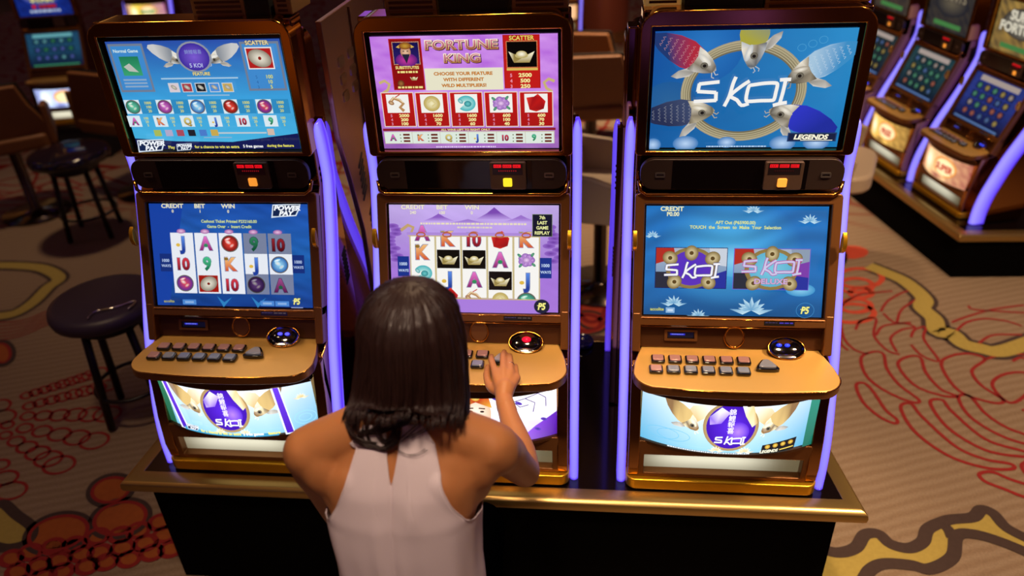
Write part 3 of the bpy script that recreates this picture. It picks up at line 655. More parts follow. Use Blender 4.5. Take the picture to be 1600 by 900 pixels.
# ------------------------------------------------------------------ slot machine
NP = [(.000, .008), (.002, .10), (.018, .20), (.045, .29), (.10, .445), (.195, .645), (.262, .82), (.276, .89), (.266, 1.02)]
SB, ST = (.128, .523), (.233, .803)          # lower screen bottom / top (y, z)
def lerp(a, b, t): return a+(b-a)*t
def plane(o, v):
    """o,(y,z) origin; v (y,z) unit up dir. returns f(x,s,h): x across, s up the plane, h outward to the player"""
    n = (-v[1], v[0])
    return lambda x, s_, h: (x, o[0]+v[0]*s_+n[0]*h, o[1]+v[1]*s_+n[1]*h)
_l = math.hypot(ST[0]-SB[0], ST[1]-SB[1]); VL = ((ST[0]-SB[0])/_l, (ST[1]-SB[1])/_l); FL = plane(SB, VL); HL = _l
FT = plane((.262, .957), (-.01, .99995)); HT = .297
MESH = {}
def shared(name, key, maker, mat, parent, **kw):
    """first call makes the mesh, later ones copy object + mesh data"""
    k = (name, key)
    if k in MESH:
        o = MESH[k].copy(); COL.objects.link(o); o.parent = parent; return o
    o = maker(name, mat, parent, **kw); MESH[k] = o; return o
def CUPF(x, y, z):
    # tilted bowl where deck meets the panel: y up the tilted opening, z out of it
    c, s_ = math.cos(.55), math.sin(.55); x *= .98; y *= .66
    return (.148+x, .083+y*c-z*s_, .450+y*s_+z*c)
def deck_outline():
    pts = []
    for k in range(13):                                   # front, bowed
        t = k/12; x = lerp(-.205, .205, t); pts.append((x, -.088+.012*(2*abs(t-.5))**2))
    pts = pts[1:-1]
    for k in range(9): a = -pi/2+k/8*pi/2; pts.append((.205+.062*math.cos(a), -.012+.064*math.sin(a)))
    pts += [(.262, .03), (.25, .075), (.238, .115)]
    left = [(-x, y) for x, y in pts if x > 0 and (x > .2 or y > 0)]
    return pts+[(-.238, .115), (-.25, .075), (-.262, .03)]+[(-(.205+.062*math.cos(a)), -.012+.064*math.sin(a)) for a in [-pi/2+k/8*pi/2 for k in range(8, -1, -1)]]
BY = lambda u: -.045+.055*(2*abs(u-.5))**2.2             # belly glass bulge
def slot_machine(loc, rz, scale, label, ctop, clow, cbel, group, detail=True, strips=((-.285, 1), (.285, 1)), scrm=SCRM, belm=BELLYM, lamp='#E89030', cup='#2838F0', key='main', front=True, sw=.025, sd=.036):
    R = empty('slot_machine', label, 'slot machine', loc, rz, scale, group)
    def mk_cab(name, mat, par):
        bm = bmesh.new(); prof = [(.05, .0), (.05, .14), (.03, .335), (.05, .402), (.125, .425), (.138, .52), (.246, .822), (.27, .845), (.275, .95), (.275, 1.3), (.348, 1.3), (.348, 0)]
        prism(bm, prof, -.268, .268, lambda y, z, h: (h, y, z)); return new_obj(name, bm, mat, par, bevel=.004)
    shared('cabinet', key, mk_cab, MIRROR, R)
    # side cheeks following the front of the lower cabinet
    def mk_cheek(name, mat, par):
        bm = bmesh.new()
        for s in (sd1,):
            prof = [(-.005, .045), (-.012, .1), (-.002, .2), (.018, .3), (.03, .4), (.06, .4), (.06, .045)]
            prism(bm, prof, .236*s, .268*s, lambda y, z, h: (h, y, z))
        return new_obj(name, bm, mat, par, bevel=.004)
    for sd1 in (-1, 1): shared('side_cheek', (key, sd1), mk_cheek, MIRROR, R)
    def mk_lip(name, mat, par):
        bm = bmesh.new(); prism(bm, rrect(-.272, .272, -.022, .06, (.03, .03, .005, .005)), .004, .042, lambda x, y, h: (x, y, h)); return new_obj(name, bm, mat, par, bevel=.006, seg=3)
    o = shared('base_lip', key, mk_lip, GOLDY, R)
    def mk_tray(name, mat, par):
        bm = bmesh.new(); box(bm, -.236, .236, .02, .03, .055, .125); return new_obj(name, bm, mat, par)
    cv = Canvas(100, 20)  # tray glow painted as an emissive gradient, bright centre and dim edges
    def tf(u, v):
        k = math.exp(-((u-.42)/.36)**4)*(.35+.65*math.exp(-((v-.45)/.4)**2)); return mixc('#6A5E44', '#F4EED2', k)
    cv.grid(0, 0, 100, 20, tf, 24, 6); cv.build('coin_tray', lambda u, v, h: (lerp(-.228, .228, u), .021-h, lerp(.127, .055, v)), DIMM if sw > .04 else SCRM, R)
    def mk_trayf(name, mat, par):
        bm = bmesh.new(); frame(bm, rrect(-.24, .24, .042, .178, .004, 2), (-.222, .222, .056, .126), 0, .03, lambda x, z, h: (x, .024-h, z)); return new_obj(name, bm, mat, par, bevel=.003)
    shared('tray_surround', key, mk_trayf, BRONZE, R)
    # belly glass
    def fb(u, v, h):
        y = BY(u); return (lerp(-.236, .236, u), y-h+.002, lerp(.352, .178, v)+.0*u)
    bl = cbel().build('belly_glass', fb, belm, R, step=.0003, cut=24)
    def mk_bf(name, mat, par):
        bm = bmesh.new()
        for z0, z1, e in ((.170, .180, .006),) if name == 'belly_frame' else ((.350, .402, .004),):
            for i in range(24):
                u0, u1 = i/24, (i+1)/24
                P = [(lerp(-.238, .238, u), BY(u)-e, z) for u, z in ((u0, z0), (u1, z0), (u1, z1), (u0, z1))]
                Q = [(x, .06, z) for x, y, z in P]
                a = [bm.verts.new(p) for p in P]; b = [bm.verts.new(p) for p in Q]
                bm.faces.new(a); bm.faces.new((a[3], a[2], b[2], b[3])); bm.faces.new((a[1], a[0], b[0], b[1]))
        bmesh.ops.remove_doubles(bm, verts=bm.verts, dist=1e-6); return new_obj(name, bm, mat, par)
    shared('belly_frame', key, mk_bf, BRONZED, R); shared('deck_apron', key, mk_bf, BRONZED, R)
    # button deck
    def mk_deck(name, mat, par):
        bm = bmesh.new(); prism(bm, deck_outline(), .402, .43, lambda x, y, h: (x, y, h))
        for f_ in bm.faces:
            if abs(f_.normal.z) < .5 or f_.calc_center_median().z < .41: f_.material_index = 1
        bm.normal_update()
        for f_ in bm.faces: f_.material_index = 0 if f_.calc_center_median().z > .4299 else 1
        return new_obj(name, bm, mat, par, bevel=.005, seg=3)
    dk = shared('button_deck', key, mk_deck, [DECKG, BRONZE], R)
    def mk_edge(name, mat, par):
        bm = bmesh.new(); tube(bm, [(x, y-.0005, .4285) for x, y in deck_outline()[:20]], .0016, 6); return new_obj(name, bm, mat, par, smooth=True)
    if detail: shared('deck_trim', key, mk_edge, GOLDP, R)
    # panel between deck and lower screen
    FP_ = plane((.112, .43), VL)
    def mk_pan(name, mat, par):
        bm = bmesh.new(); prism(bm, [(-.25, -.002), (.25, -.002), (.25, .088), (-.25, .088)], -.01, .012, FP_); return new_obj(name, bm, mat, par, bevel=.003)
    shared('lower_panel', key, mk_pan, BRONZED, R)
    def mk_brk(name, mat, par):
        bm = bmesh.new()
        for s in (sd1,): prism(bm, [(.244*s, -.012), (.268*s, -.012), (.268*s, .10), (.244*s, .10)], -.02, .035, FP_)
        return new_obj(name, bm, mat, par, bevel=.005)
    for sd1 in (-1, 1): shared('side_bracket', (key, sd1), mk_brk, BRONZE, R)
    # lower screen bezel + screen
    def mk_lb(name, mat, par):
        bm = bmesh.new(); frame(bm, rrect(-.268, .268, -.028, HL+.034, .01, 3), (-.242, .242, -.004, HL+.005), -.02, .016, FL); return new_obj(name, bm, mat, par, bevel=.004)
    shared('lower_bezel', key, mk_lb, BRONZE, R)
    clow().build('lower_screen', lambda u, v, h: FL(lerp(-.237, .237, u), lerp(HL, 0, v), .002+h), scrm, R)
    def mk_sb(name, mat, par):
        bm = bmesh.new(); prism(bm, [(-.243, -.005), (.243, -.005), (.243, HL+.006), (-.243, HL+.006)], -.01, .0015, FL); return new_obj(name, bm, mat, par)
    shared('lower_screen_border', key, mk_sb, SCREENBLK, R)
    def mk_gl(name, mat, par):
        bm = bmesh.new(); tube(bm, [(-.26, .235, .875), (-.255, .225, .85), (-.24, .222, .84), (.24, .222, .84), (.255, .225, .85), (.26, .235, .875)], .0055, 8); return new_obj(name, bm, mat, par, smooth=True)
    shared('gold_trim', key, mk_gl, GOLDP, R)
    if detail:
        def mk_t2(name, mat, par):
            bm = bmesh.new(); tube(bm, [FL(-.24, -.008, .016), FL(.24, -.008, .016)] if sd1 > 0 else [FL(-.245, -.031, .014), FL(.245, -.031, .014)], .0014, 6); return new_obj(name, bm, mat, par, smooth=True)
        for sd1 in (-1, 1): shared('screen_trim', (key, sd1), mk_t2, GOLDP, R)
    # middle panel
    def mk_mp(name, mat, par):
        bm = bmesh.new(); prism(bm, rrect(-.258, .258, .852, .938, .036, 6), 0, .02, lambda x, z, h: (x, .246-h, z)); return new_obj(name, bm, mat, par, bevel=.003)
    mp = shared('middle_panel', key, mk_mp, GREYBR, R)
    def mk_mw(name, mat, par):
        bm = bmesh.new(); box(bm, -.176, .166, .2245, .23, .855, .935); return new_obj(name, bm, mat, par)
    shared('bill_window', key, mk_mw, BLACKG, mp)
    def mk_cr(name, mat, par):
        bm = bmesh.new(); prism(bm, rrect(.055, .152, .858, .936, .006, 3), 0, .014, lambda x, z, h: (x, .225-h, z)); return new_obj(name, bm, mat, par, bevel=.003)
    cr = shared('card_reader', key, mk_cr, READER, mp)
    if detail:
        cv = Canvas(100, 40); cv.rect(0, 0, 100, 40, '#100204'); cv.L += 1
        r_ = random.Random(3)
        for k, w in ((4, 26), (34, 30), (68, 26)): cv.rect(k, 3, k+w, 15, '#E8101C'); cv.L += 1; [cv.rect(k+3+j*6, 7, k+5+j*6, 11, '#5A0408') for j in range(w//6-1)]
        for j in range(9): cv.rect(20+j*7, 24, 23+j*7, 28, '#A80C1A' if not label.startswith('right') else '#3A0408')
        d = cv.build('reader_display', lambda u, v, h: (lerp(.063, .143, u), .2105-h, lerp(.933, .902, v)), SCRM, cr, step=.0002)
        def mk_rb(name, mat, par):
            bm = bmesh.new(); prism(bm, rrect(.09, .114, .868, .892, .003, 2), 0, .018, lambda x, z, h: (x, .225-h, z)); return new_obj(name, bm, mat, par, bevel=.002)
        o = mk_rb('reader_button', pm('lamp_'+lamp, lamp, .4, emi=1.1), cr); o['label'] = 'lit reader button'
        def mk_badge(name, mat, par):
            bm = bmesh.new()
            for s in (sd1,): frame(bm, rrect(s-.013, s+.013, .888, .902, .003, 2), (s-.009, s+.009, .892, .898), 0, .003, lambda x, z, h: (x, .226-h, z)); box(bm, s-.008, s+.008, .2245, .226, .8945, .8955)
            return new_obj(name, bm, mat, par)
        for sd1 in (-.207, .212): shared('badge', (key, sd1), mk_badge, pm('badge_grey', '#8A8078', .3, .8), mp)
        # buttons
        def mk_btn(name, mat, par):
            bm = bmesh.new(); prism(bm, rrect(-.0185, .0185, -.0165, .0165, .006, 4), 0, .009, lambda x, y, h: (x, y, h)); 
            return new_obj(name, bm, mat, par, bevel=.0025)
        def mk_cap(name, mat, par):
            bm = bmesh.new(); prism(bm, rrect(-.0145, .0145, -.0125, .0125, .005, 4), .007, .0125, lambda x, y, h: (x, y, h)); return new_obj(name, bm, mat, par, bevel=.0022, seg=3)
        for r in range(2):
            for k in range(6):
                b = shared('button', 'b', mk_btn, BLACKG, dk); b.location = (-.206+k*.0455+(.008 if r == 0 else 0), -.006+.043*(1-r) if r else .04, .4302)
                warm = r == 0 or k == 0
                c = shared('button_cap', 'w' if warm else 'c', mk_cap, CAPW if warm else CAPC, b)
        def mk_play(name, mat, par):
            bm = bmesh.new(); pts = [(p.x, p.y) for p in spline([(-.027, -.018, 0), (0, -.021, 0), (.027, -.018, 0), (.028, -.008, 0), (.012, .02, 0), (0, .025, 0), (-.012, .02, 0), (-.028, -.008, 0)], 5, True)]
            prism(bm, pts, 0, .011, lambda x, y, h: (x, y, h)); o = new_obj(name, bm, mat, par, bevel=.003)
            return o
        b = shared('play_button', 'p', mk_play, BLACKG, dk); b.location = (.086, .018, .4302)
        def mk_pcap(name, mat, par):
            bm = bmesh.new(); pts = [(p.x*.74, p.y*.74) for p in spline([(-.027, -.018, 0), (0, -.021, 0), (.027, -.018, 0), (.028, -.008, 0), (.012, .02, 0), (0, .025, 0), (-.012, .02, 0), (-.028, -.008, 0)], 5, True)]
            prism(bm, pts, .009, .016, lambda x, y, h: (x, y, h)); return new_obj(name, bm, mat, par, bevel=.003, seg=3)
        shared('button_cap', 'p', mk_pcap, CAPC, b)
        # coin cup: chrome-lipped black bowl where deck meets panel
        def mk_cup(name, mat, par):
            bm = bmesh.new()
            lathe(bm, [(.047, .0), (.049, .002), (.051, .0), (.049, -.003)], 36, mi=0, f=CUPF)
            lathe(bm, [(.047, .001), (.046, -.004), (.042, -.010), (.030, -.014), (0, -.015)], 36, mi=1, f=CUPF)
            lathe(bm, [(.050, -.002), (.046, -.02), (.03, -.036), (.0, -.042)], 36, mi=2, f=CUPF)
            lathe(bm, [(.020, -.004), (.0215, .002), (.016, .003), (.0, .003)], 24, mi=2, f=lambda x, y, z: CUPF(x*1.35, y*.55-.036, z-.006))
            return new_obj(name, bm, mat, par, smooth=True)
        cp = shared('coin_cup', key, mk_cup, [GOLDP, BLACKG, CHROME], R)
        for dx in ((-.016, .006) if cup != '#E8102A' else (0,)):
            bm = bmesh.new(); q_ = .0075 if cup != '#E8102A' else .013
            lathe(bm, [(0, .004), (q_, 0), (0, -.004)], 14, f=lambda x, y, z: CUPF(x+dx, y+.020, z-.010)); new_obj('cup_lamp', bm, pm('cup_'+cup, cup, .3, emi=2.2), cp, smooth=True)
        # ticket slot
        def mk_tk(name, mat, par):
            bm = bmesh.new(); frame(bm, rrect(-.178, -.088, .018, .05, .003, 2), (-.17, -.096, .024, .044), .01, .018, FP_); box(bm, -.169, -.097, .025, .043, .008, .0135, 1, FP_)
            return new_obj(name, bm, mat, par)
        tk = shared('ticket_slot', key, mk_tk, [BRONZE, BLACKG], R)
        cv = Canvas(90, 24); cv.rect(0, 0, 90, 24, '#0A0A20'); cv.L += 1; cv.rect(8, 6, 60, 14, '#3A40F0', '#1A1AA0'); [cv.rect(14+j*6, 7, 17+j*6, 11, '#B0B8FF') for j in range(7)]
        cv.build('ticket_light', lambda u, v, h: FP_(lerp(-.168, -.098, u), lerp(.042, .027, v), .0138+h), SCRM, tk)
        cv = Canvas(90, 24); cv.rect(0, 0, 90, 24, '#1A120E'); cv.L += 1; tiny(cv, 4, 84, 4, 5, '#8A7E70', 3); tiny(cv, 10, 74, 14, 5, '#8A7E70', 4)
        cv.build('instruction_label', lambda u, v, h: FP_(lerp(-.165, -.108, u), lerp(.068, .054, v), .0125+h), DIMM, R)
        def mk_ring(name, mat, par):
            bm = bmesh.new(); n = 32
            tube(bm, [FP_(.012+.026*math.cos(2*pi*k/n), .032+.030*math.sin(2*pi*k/n), .0135) for k in range(n)], .003, 8, True)
            c = bm.verts.new(FP_(.012, .032, .0135)); rr = [bm.verts.new(FP_(.012+.0245*math.cos(2*pi*k/n), .032+.028*math.sin(2*pi*k/n), .0135)) for k in range(n)]
            for k in range(n): bm.faces.new((c, rr[k], rr[(k+1) % n])).material_index = 1
            return new_obj(name, bm, mat, par, smooth=True)
        shared('emblem_ring', key, mk_ring, [GOLDP, BRONZE], R)
        cv = Canvas(100, 24); cv.rect(0, 0, 100, 24, '#150C0A'); cv.L += 1; tiny(cv, 4, 44, 5, 5, '#4A3A60', 5); tiny(cv, 50, 96, 5, 7, '#5040C8' if label.startswith('right') else '#5A4A44', 6)
        cv.build('maker_plate', lambda u, v, h: FL(lerp(.085, .165, u), lerp(-.010, -.022, v), .0165+h), DIMM, R)
        def mk_lv(name, mat, par):
            bm = bmesh.new()
            for s in (sd1,):
                P = [(.0, .0), (.012, .012), (.016, .03), (.010, .05), (-.002, .062), (-.006, .04), (-.004, .02)]
                prism(bm, P, .262*s, .274*s, lambda y, z, h: (h, .165-y*1.1, .70+z))
            return new_obj(name, bm, mat, par, bevel=.002)
        for sd1 in (-1, 1): shared('side_latch', (key, sd1), mk_lv, GOLDY, R)
    # top bezel: rounded polished frame, screen recessed
    def mk_tb(name, mat, par):
        bm = bmesh.new(); f = lambda x, z, h: (x, .285-h, z)
        frame(bm, rrect(-.274, .274, .942, 1.306, (.012, .012, .052, .052), 8), (-.246, .246, .955, 1.268), -.05, .045, f)
        return new_obj(name, bm, mat, par, bevel=.007, seg=3)
    shared('top_bezel', key, mk_tb, GOLDP, R)
    def mk_ts(name, mat, par):
        bm = bmesh.new(); box(bm, -.247, .247, .264, .3, .952, 1.27); return new_obj(name, bm, mat, par)
    shared('top_screen_border', key, mk_ts, SCREENBLK, R)
    ctop().build('top_screen', lambda u, v, h: FT(lerp(-.237, .237, u), lerp(HT, 0, v), .001+h), scrm, R)
    # light strips
    for (sx, w) in strips:
        def mk_strip(name, mat, par):
            bm = bmesh.new(); P = [(p.x, p.y) for p in spline([(y, z, 0) for y, z in NP], 6)]
            rings = []; n = len(P)
            for i, (y, z) in enumerate(P):
                a = P[max(0, i-1)]; b = P[min(n-1, i+1)]; t = Vector((b[0]-a[0], b[1]-a[1])).normalized(); nn = Vector((-t.y, t.x))   # toward player (-y)
                k = 1.
                e = min(i, n-1-i); 
                if i >= n-4: k = (.35, .75, .93, 1)[n-1-i]
                hw = sw/2*k
                ring = []
                for q in range(10):
                    an = pi*q/9; ring.append((-math.cos(an)*hw, math.sin(an)*hw*1.0))
                ring += [(hw, -sd), (-hw, -sd)]
                rings.append([bm.verts.new((sx+px, y+nn.x*(py-sw/2), z+nn.y*(py-sw/2))) for px, py in ring])
            m = len(rings[0])
            for A, B in zip(rings, rings[1:]):
                for q in range(m): bm.faces.new((A[q], A[(q+1) % m], B[(q+1) % m], B[q]))
            bm.faces.new(rings[0]); bm.faces.new(rings[-1][::-1])
            return new_obj(name, bm, mat, par, smooth=True)
        o = shared('light_strip', (key, round(sx, 3), sw, sd, front), mk_strip, NEON if front else NEONR, R)
        def mk_ch(name, mat, par):
            bm = bmesh.new(); s = 1 if sx > 0 else -1
            P = [(y+.03, z) for y, z in NP]; prof = P+[(P[-1][0]+.02, P[-1][1]), (.345, P[-1][1]), (.345, .008)]
            a = abs(sx)-.006 if sw < .05 else abs(sx)-.02
            prism(bm, prof, .268*s if sw < .05 else s*(abs(sx)-.02), s*(abs(sx)+.002), lambda y, z, h: (h, y, z)); return new_obj(name, bm, mat, par)
        shared('strip_channel', (key, round(sx, 3), sw), mk_ch, MIRROR if sw < .05 else BLACKG, R)
    # vents high and low on both sides
    if detail or not front:
        def mk_v(name, mat, par):
            bm = bmesh.new()
            for s in (sd1,):
                for zz, cnt in ((sz1, 5 if sz1 > .7 else 8),):
                    for k in range(cnt):
                        z = zz-k*.018 if cnt == 5 else zz-k*.014; y0 = .295
                        prism(bm, [(y0, z), (y0+.035, z+.014), (y0+.035, z+.021), (y0, z+.007)], .2685*s if cnt else 0, .2885*s, lambda y, z_, h: (h, y, z_))
            return new_obj(name, bm, mat, par)
        for sd1 in (-1, 1):
            for sz1 in (.88, .60): shared('side_vent', (key, sd1, sz1), mk_v, BLACKM, R)
    return R
CAPW = pm('warm_cap', '#B08078', .15, .2, emi=.12, ecol='#D8988C', coat=.6)
CAPC = pm('cool_cap', '#8A8C94', .15, .2, emi=.1, ecol='#A0A8B8', coat=.6)
# ------------------------------------------------------------------ seated woman
def blob_ell(bm, c, r, rot=None, n=3):
    g = bmesh.ops.create_icosphere(bm, subdivisions=n, radius=1)
    R_ = rot.to_matrix() if rot is not None else Matrix.Identity(3)
    for v in g['verts']: v.co = R_ @ Vector((v.co.x*r[0], v.co.y*r[1], v.co.z*r[2])) + Vector(c)
def blob_limb(bm, pts, rad, n=14):
    P = spline(pts, 6); m = len(pts)
    R_ = []
    for i in range(len(P)):
        t = i/6; k = min(int(t), m-2); R_.append(lerp(rad[k], rad[k+1], t-k))
    tube(bm, P, R_, n)
    blob_ell(bm, P[0], (R_[0],)*3, n=2); blob_ell(bm, P[-1], (R_[-1],)*3, n=2)
W_ = lambda x, y, z: Vector((x, y, z+BZ))
SKIN = pm('skin', '#C4824E', .48, 0, sub=.12, noise=.06, nscale=14)
HAIRM = pm('dark_brown_hair', '#28140F', .48, 0, noise=.35, nscale=30)
CLOTH = pm('ivory_satin', '#E8DAE0', .5, 0, bump=.06, bscale=500, noise=.03)
TROU = pm('dark_trousers', '#020203', 1.0); TROU.node_tree.nodes['Principled BSDF'].inputs['Specular IOR Level'].default_value = 0
TORSO = [(.02, -.045, -.685, .160, .115), (.14, -.045, -.68, .165, .118), (.24, -.043, -.665, .142, .100), (.33, -.034, -.65, .124, .088), (.42, -.034, -.635, .127, .093),
         (.50, -.038, -.618, .140, .102), (.57, -.036, -.603, .152, .106), (.63, -.035, -.590, .158, .100), (.675, -.034, -.578, .140, .085), (.71, -.033, -.568, .100, .072), (.74, -.031, -.560, .066, .060), (.78, -.028, -.548, .053, .054)]
def torso_bm(bm):
    P = [(z, cx, cy, rx, ry) for z, cx, cy, rx, ry in TORSO]; rings = []
    S_ = spline([(a[1], a[2], a[0]) for a in P], 5); n = 40
    for i, q in enumerate(S_):
        t = i/5; k = min(int(t), len(P)-2); u = t-k; u = u*u*(3-2*u) if False else u
        rx, ry = lerp(P[k][3], P[k+1][3], u), lerp(P[k][4], P[k+1][4], u)
        ring = []
        for j in range(n):
            a = 2*pi*j/n; c, s_ = math.cos(a), math.sin(a); e = .86
            x = rx*math.copysign(abs(c)**e, c); y = ry*math.copysign(abs(s_)**e, s_)
            if s_ < 0: y += .008*math.exp(-(x/.02)**2)*(1 if q.z > .3 else 0)          # spine furrow
            ring.append(bm.verts.new((q.x+x, q.y+y, q.z+BZ)))
        rings.append(ring)
    for A, B in zip(rings, rings[1:]):
        for j in range(n): bm.faces.new((A[j], A[(j+1) % n], B[(j+1) % n], B[j]))
    bm.faces.new(rings[0][::-1]); bm.faces.new(rings[-1])
    C7 = W_(-.031, -.566, .745)
    for s, sh in ((1, W_(.140, -.572, .672)), (-1, W_(-.205, -.600, .674))):
        blob_limb(bm, [C7+Vector((s*.012, .0, .015)), C7.lerp(sh, .45)+Vector((0, -.004, .004)), sh+Vector((-s*.005, 0, .002))], [.050, .048, .048])
        blob_ell(bm, W_(-.036+s*.082, -.668+ .012, .600), (.052, .026, .070))                # shoulder blade
SH_R, EL_R, WR = W_(.143, -.575, .670), W_(.1885, -.424, .452), W_(.117, -.203, .482)
SH_L, EL_L = W_(-.212, -.605, .670), W_(-.215, -.530, .408)
HEADC = W_(-.002, -.512, .893)
def hand(bm, wr, mcp, tips, pips, thumb, side):
    pc = (mcp[1]+mcp[2])/2
    blob_limb(bm, [wr, wr.lerp(pc, .35)], [.0215, .026], 12)
    for k in range(4):
        blob_limb(bm, [wr.lerp(mcp[k], .22), wr.lerp(mcp[k], .6)+Vector((0, 0, .003)), mcp[k]], [.0155, .0145, .0115], 10)
        r = (.0092, .0094, .0088, .0078)[k]
        dip = pips[k].lerp(tips[k], .52)+Vector((0, 0, .002))
        blob_limb(bm, [mcp[k], pips[k], dip, tips[k]], [r*1.12, r, r*.9, r*.76], 10)
    blob_limb(bm, thumb, [.0165, .0125, .0105, .0085], 10)
bm = bmesh.new()
torso_bm(bm)
BVT = None
tb = bmesh.new(); torso_bm(tb); BVT = BVHTree.FromBMesh(tb); tb.free()
blob_limb(bm, [W_(-.031, -.560, .72), W_(-.022, -.540, .80), W_(-.012, -.525, .86)], [.056, .050, .050])
blob_ell(bm, HEADC, (.074, .092, .094)); blob_ell(bm, HEADC+Vector((.004, .042, -.055)), (.052, .056, .062)); blob_ell(bm, HEADC+Vector((.004, .072, -.025)), (.050, .028, .045))
blob_ell(bm, HEADC+Vector((.006, .104, -.028)), (.0095, .012, .018)); blob_ell(bm, HEADC+Vector((.006, .108, -.038)), (.014, .011, .009))
blob_ell(bm, HEADC+Vector((.006, .088, -.062)), (.020, .012, .007)); blob_ell(bm, HEADC+Vector((.006, .083, -.098)), (.017, .016, .013))
for s in (-1, 1):
    blob_ell(bm, HEADC+Vector((s*.076+.002, .008, -.025)), (.008, .017, .030))
for s, sh, el in ((1, SH_R, EL_R), (-1, SH_L, EL_L)):
    blob_ell(bm, sh+Vector((s*.006, .004, -.012)), (.049, .048, .056)); blob_ell(bm, sh+Vector((-s*.030, -.020, -.035)), (.046, .036, .062)); blob_ell(bm, sh+Vector((-s*.045, .0, -.075)), (.045, .05, .07))
    mid = sh.lerp(el, .5)+Vector((s*.004, 0, 0))
    blob_limb(bm, [sh, sh.lerp(el, .25)+Vector((s*.006, 0, 0)), mid, el], [.050, .046, .040, .034])
blob_limb(bm, [EL_R, EL_R.lerp(WR, .28)+Vector((.004, 0, 0)), EL_R.lerp(WR, .7), WR], [.0345, .035, .026, .0215])
WL = W_(-.15, -.33, .30)
blob_limb(bm, [EL_L, EL_L.lerp(WL, .3), EL_L.lerp(WL, .7), WL], [.034, .035, .027, .0215])
z2 = lambda px, py, z: atz(px, py, z+BZ)
mcp = [z2(774, 582, .500), z2(787, 577, .504), z2(798, 581, .500), z2(807, 590, .490)]
tips = [z2(768, 556, .450), z2(788, 549, .447), z2(797, 555, .450), z2(806, 571, .450)]
pips = [z2(768, 563, .492), z2(786, 557, .497), z2(797, 563, .492), z2(806, 577, .484)]
hand(bm, WR, mcp, tips, pips, [WR+Vector((-.008, .028, -.002)), z2(768, 606, .474), z2(761, 590, .466), z2(762, 573, .452)], 1)
# left hand resting on the thigh
ml = [WL+Vector((.045-.024*k, .085-.004*abs(k-1), -.062)) for k in range(4)]
hand(bm, WL, ml, [m_+Vector((.006, .070, -.030)) for m_ in ml], [m_+Vector((.003, .038, -.008)) for m_ in ml], [WL+Vector((.014, .02, -.01)), WL+Vector((.042, .045, -.045)), WL+Vector((.058, .07, -.062)), WL+Vector((.062, .092, -.072))], -1)
KN = {}
for s in (-1, 1):
    hip = W_(-.045+s*.075, -.66, .08); kn = W_(-.04+s*.075, -.235, .035); an = W_(-.04+s*.075, -.30, -.40); KN[s] = (hip, kn, an)
    blob_limb(bm, [hip, hip.lerp(kn, .5), kn], [.085, .07, .052]); blob_limb(bm, [kn, kn.lerp(an, .35)+Vector((0, -.012, 0)), an], [.050, .047, .030])
    blob_limb(bm, [an+Vector((0, -.02, -.045)), an+Vector((0, .06, -.05)), an+Vector((0, .14, -.062))], [.032, .030, .022])
me = bpy.data.meshes.new('person'); bm.to_mesh(me); bm.free()
ob = bpy.data.objects.new('tmp_body', me); COL.objects.link(ob)
rm = ob.modifiers.new('r', 'REMESH'); rm.mode = 'VOXEL'; rm.voxel_size = .0036; rm.use_smooth_shade = True
sm = ob.modifiers.new('s', 'SMOOTH'); sm.factor = .5; sm.iterations = 7
dg = bpy.context.evaluated_depsgraph_get(); bme = bpy.data.meshes.new_from_object(ob.evaluated_get(dg)); bpy.data.objects.remove(ob)
# second, broader smoothing away from the hands so muscles blend
bb = bmesh.new(); bb.from_mesh(bme)
far = [v for v in bb.verts if v.co.y < -.24 and v.co.z < BZ+.80]
for _ in range(26): bmesh.ops.smooth_vert(bb, verts=far, factor=.5, use_axis_x=True, use_axis_y=True, use_axis_z=True)
lips = HEADC+Vector((.006, .098, -.062))
bb.to_mesh(bme); bb.free()
bme.materials.clear(); bme.materials.append(SKIN); bme.materials.append(pm('lips', '#8A3A34', .4))
for p in bme.polygons:
    p.use_smooth = True; d = p.center-lips
    if abs(d.x) < .02 and abs(d.y) < .02 and abs(d.z) < .007: p.material_index = 1
person = bpy.data.objects.new('person', bme); COL.objects.link(person)
tag(person, 'seated long-haired woman in white halter top pressing a button on the middle machine', 'person')
for s in (-1, 1):
    bm = bmesh.new(); blob_ell(bm, (0, 0, 0), (.0125, .0115, .0085)); 
    for f_ in bm.faces: f_.material_index = 1 if f_.calc_center_median().y > .0085 else 0
    e = new_obj('eye', bm, [pm('eye_white', '#E8E4DE', .2), pm('iris', '#24140E', .15)], person, smooth=True); e.location = HEADC+Vector((.005+s*.029, .0735, -.006))
# trousers
bm = bmesh.new()
for s in (-1, 1):
    hip, kn, an = KN[s]
    tube(bm, spline([hip+Vector((0, -.03, 0)), hip.lerp(kn, .5), kn+Vector((0, .01, .004)), kn+Vector((0, 0, -.06)), kn.lerp(an, .6), an], 5), [lerp(.098, .062, min(1, i/12)) if i < 13 else lerp(.062, .055, (i-12)/13) for i in range(26)], 18)
blob_ell(bm, W_(-.045, -.685, .06), (.178, .128, .10))
new_obj('trousers', bm, TROU, person, smooth=True)
bm = bmesh.new()
for s in (-1, 1):
    an = KN[s][2]; prism(bm, rrect(-.042, .042, -.07, .185, (.03, .03, .04, .04), 5), 0, .012, lambda x, y, h: (an.x+x, an.y+y, .0+h)); blob_ell(bm, (an.x, an.y+.10, .035), (.041, .085, .034)); blob_ell(bm, (an.x, an.y-.03, .045), (.036, .04, .045))
new_obj('shoes', bm, BLACKM, person, smooth=True)

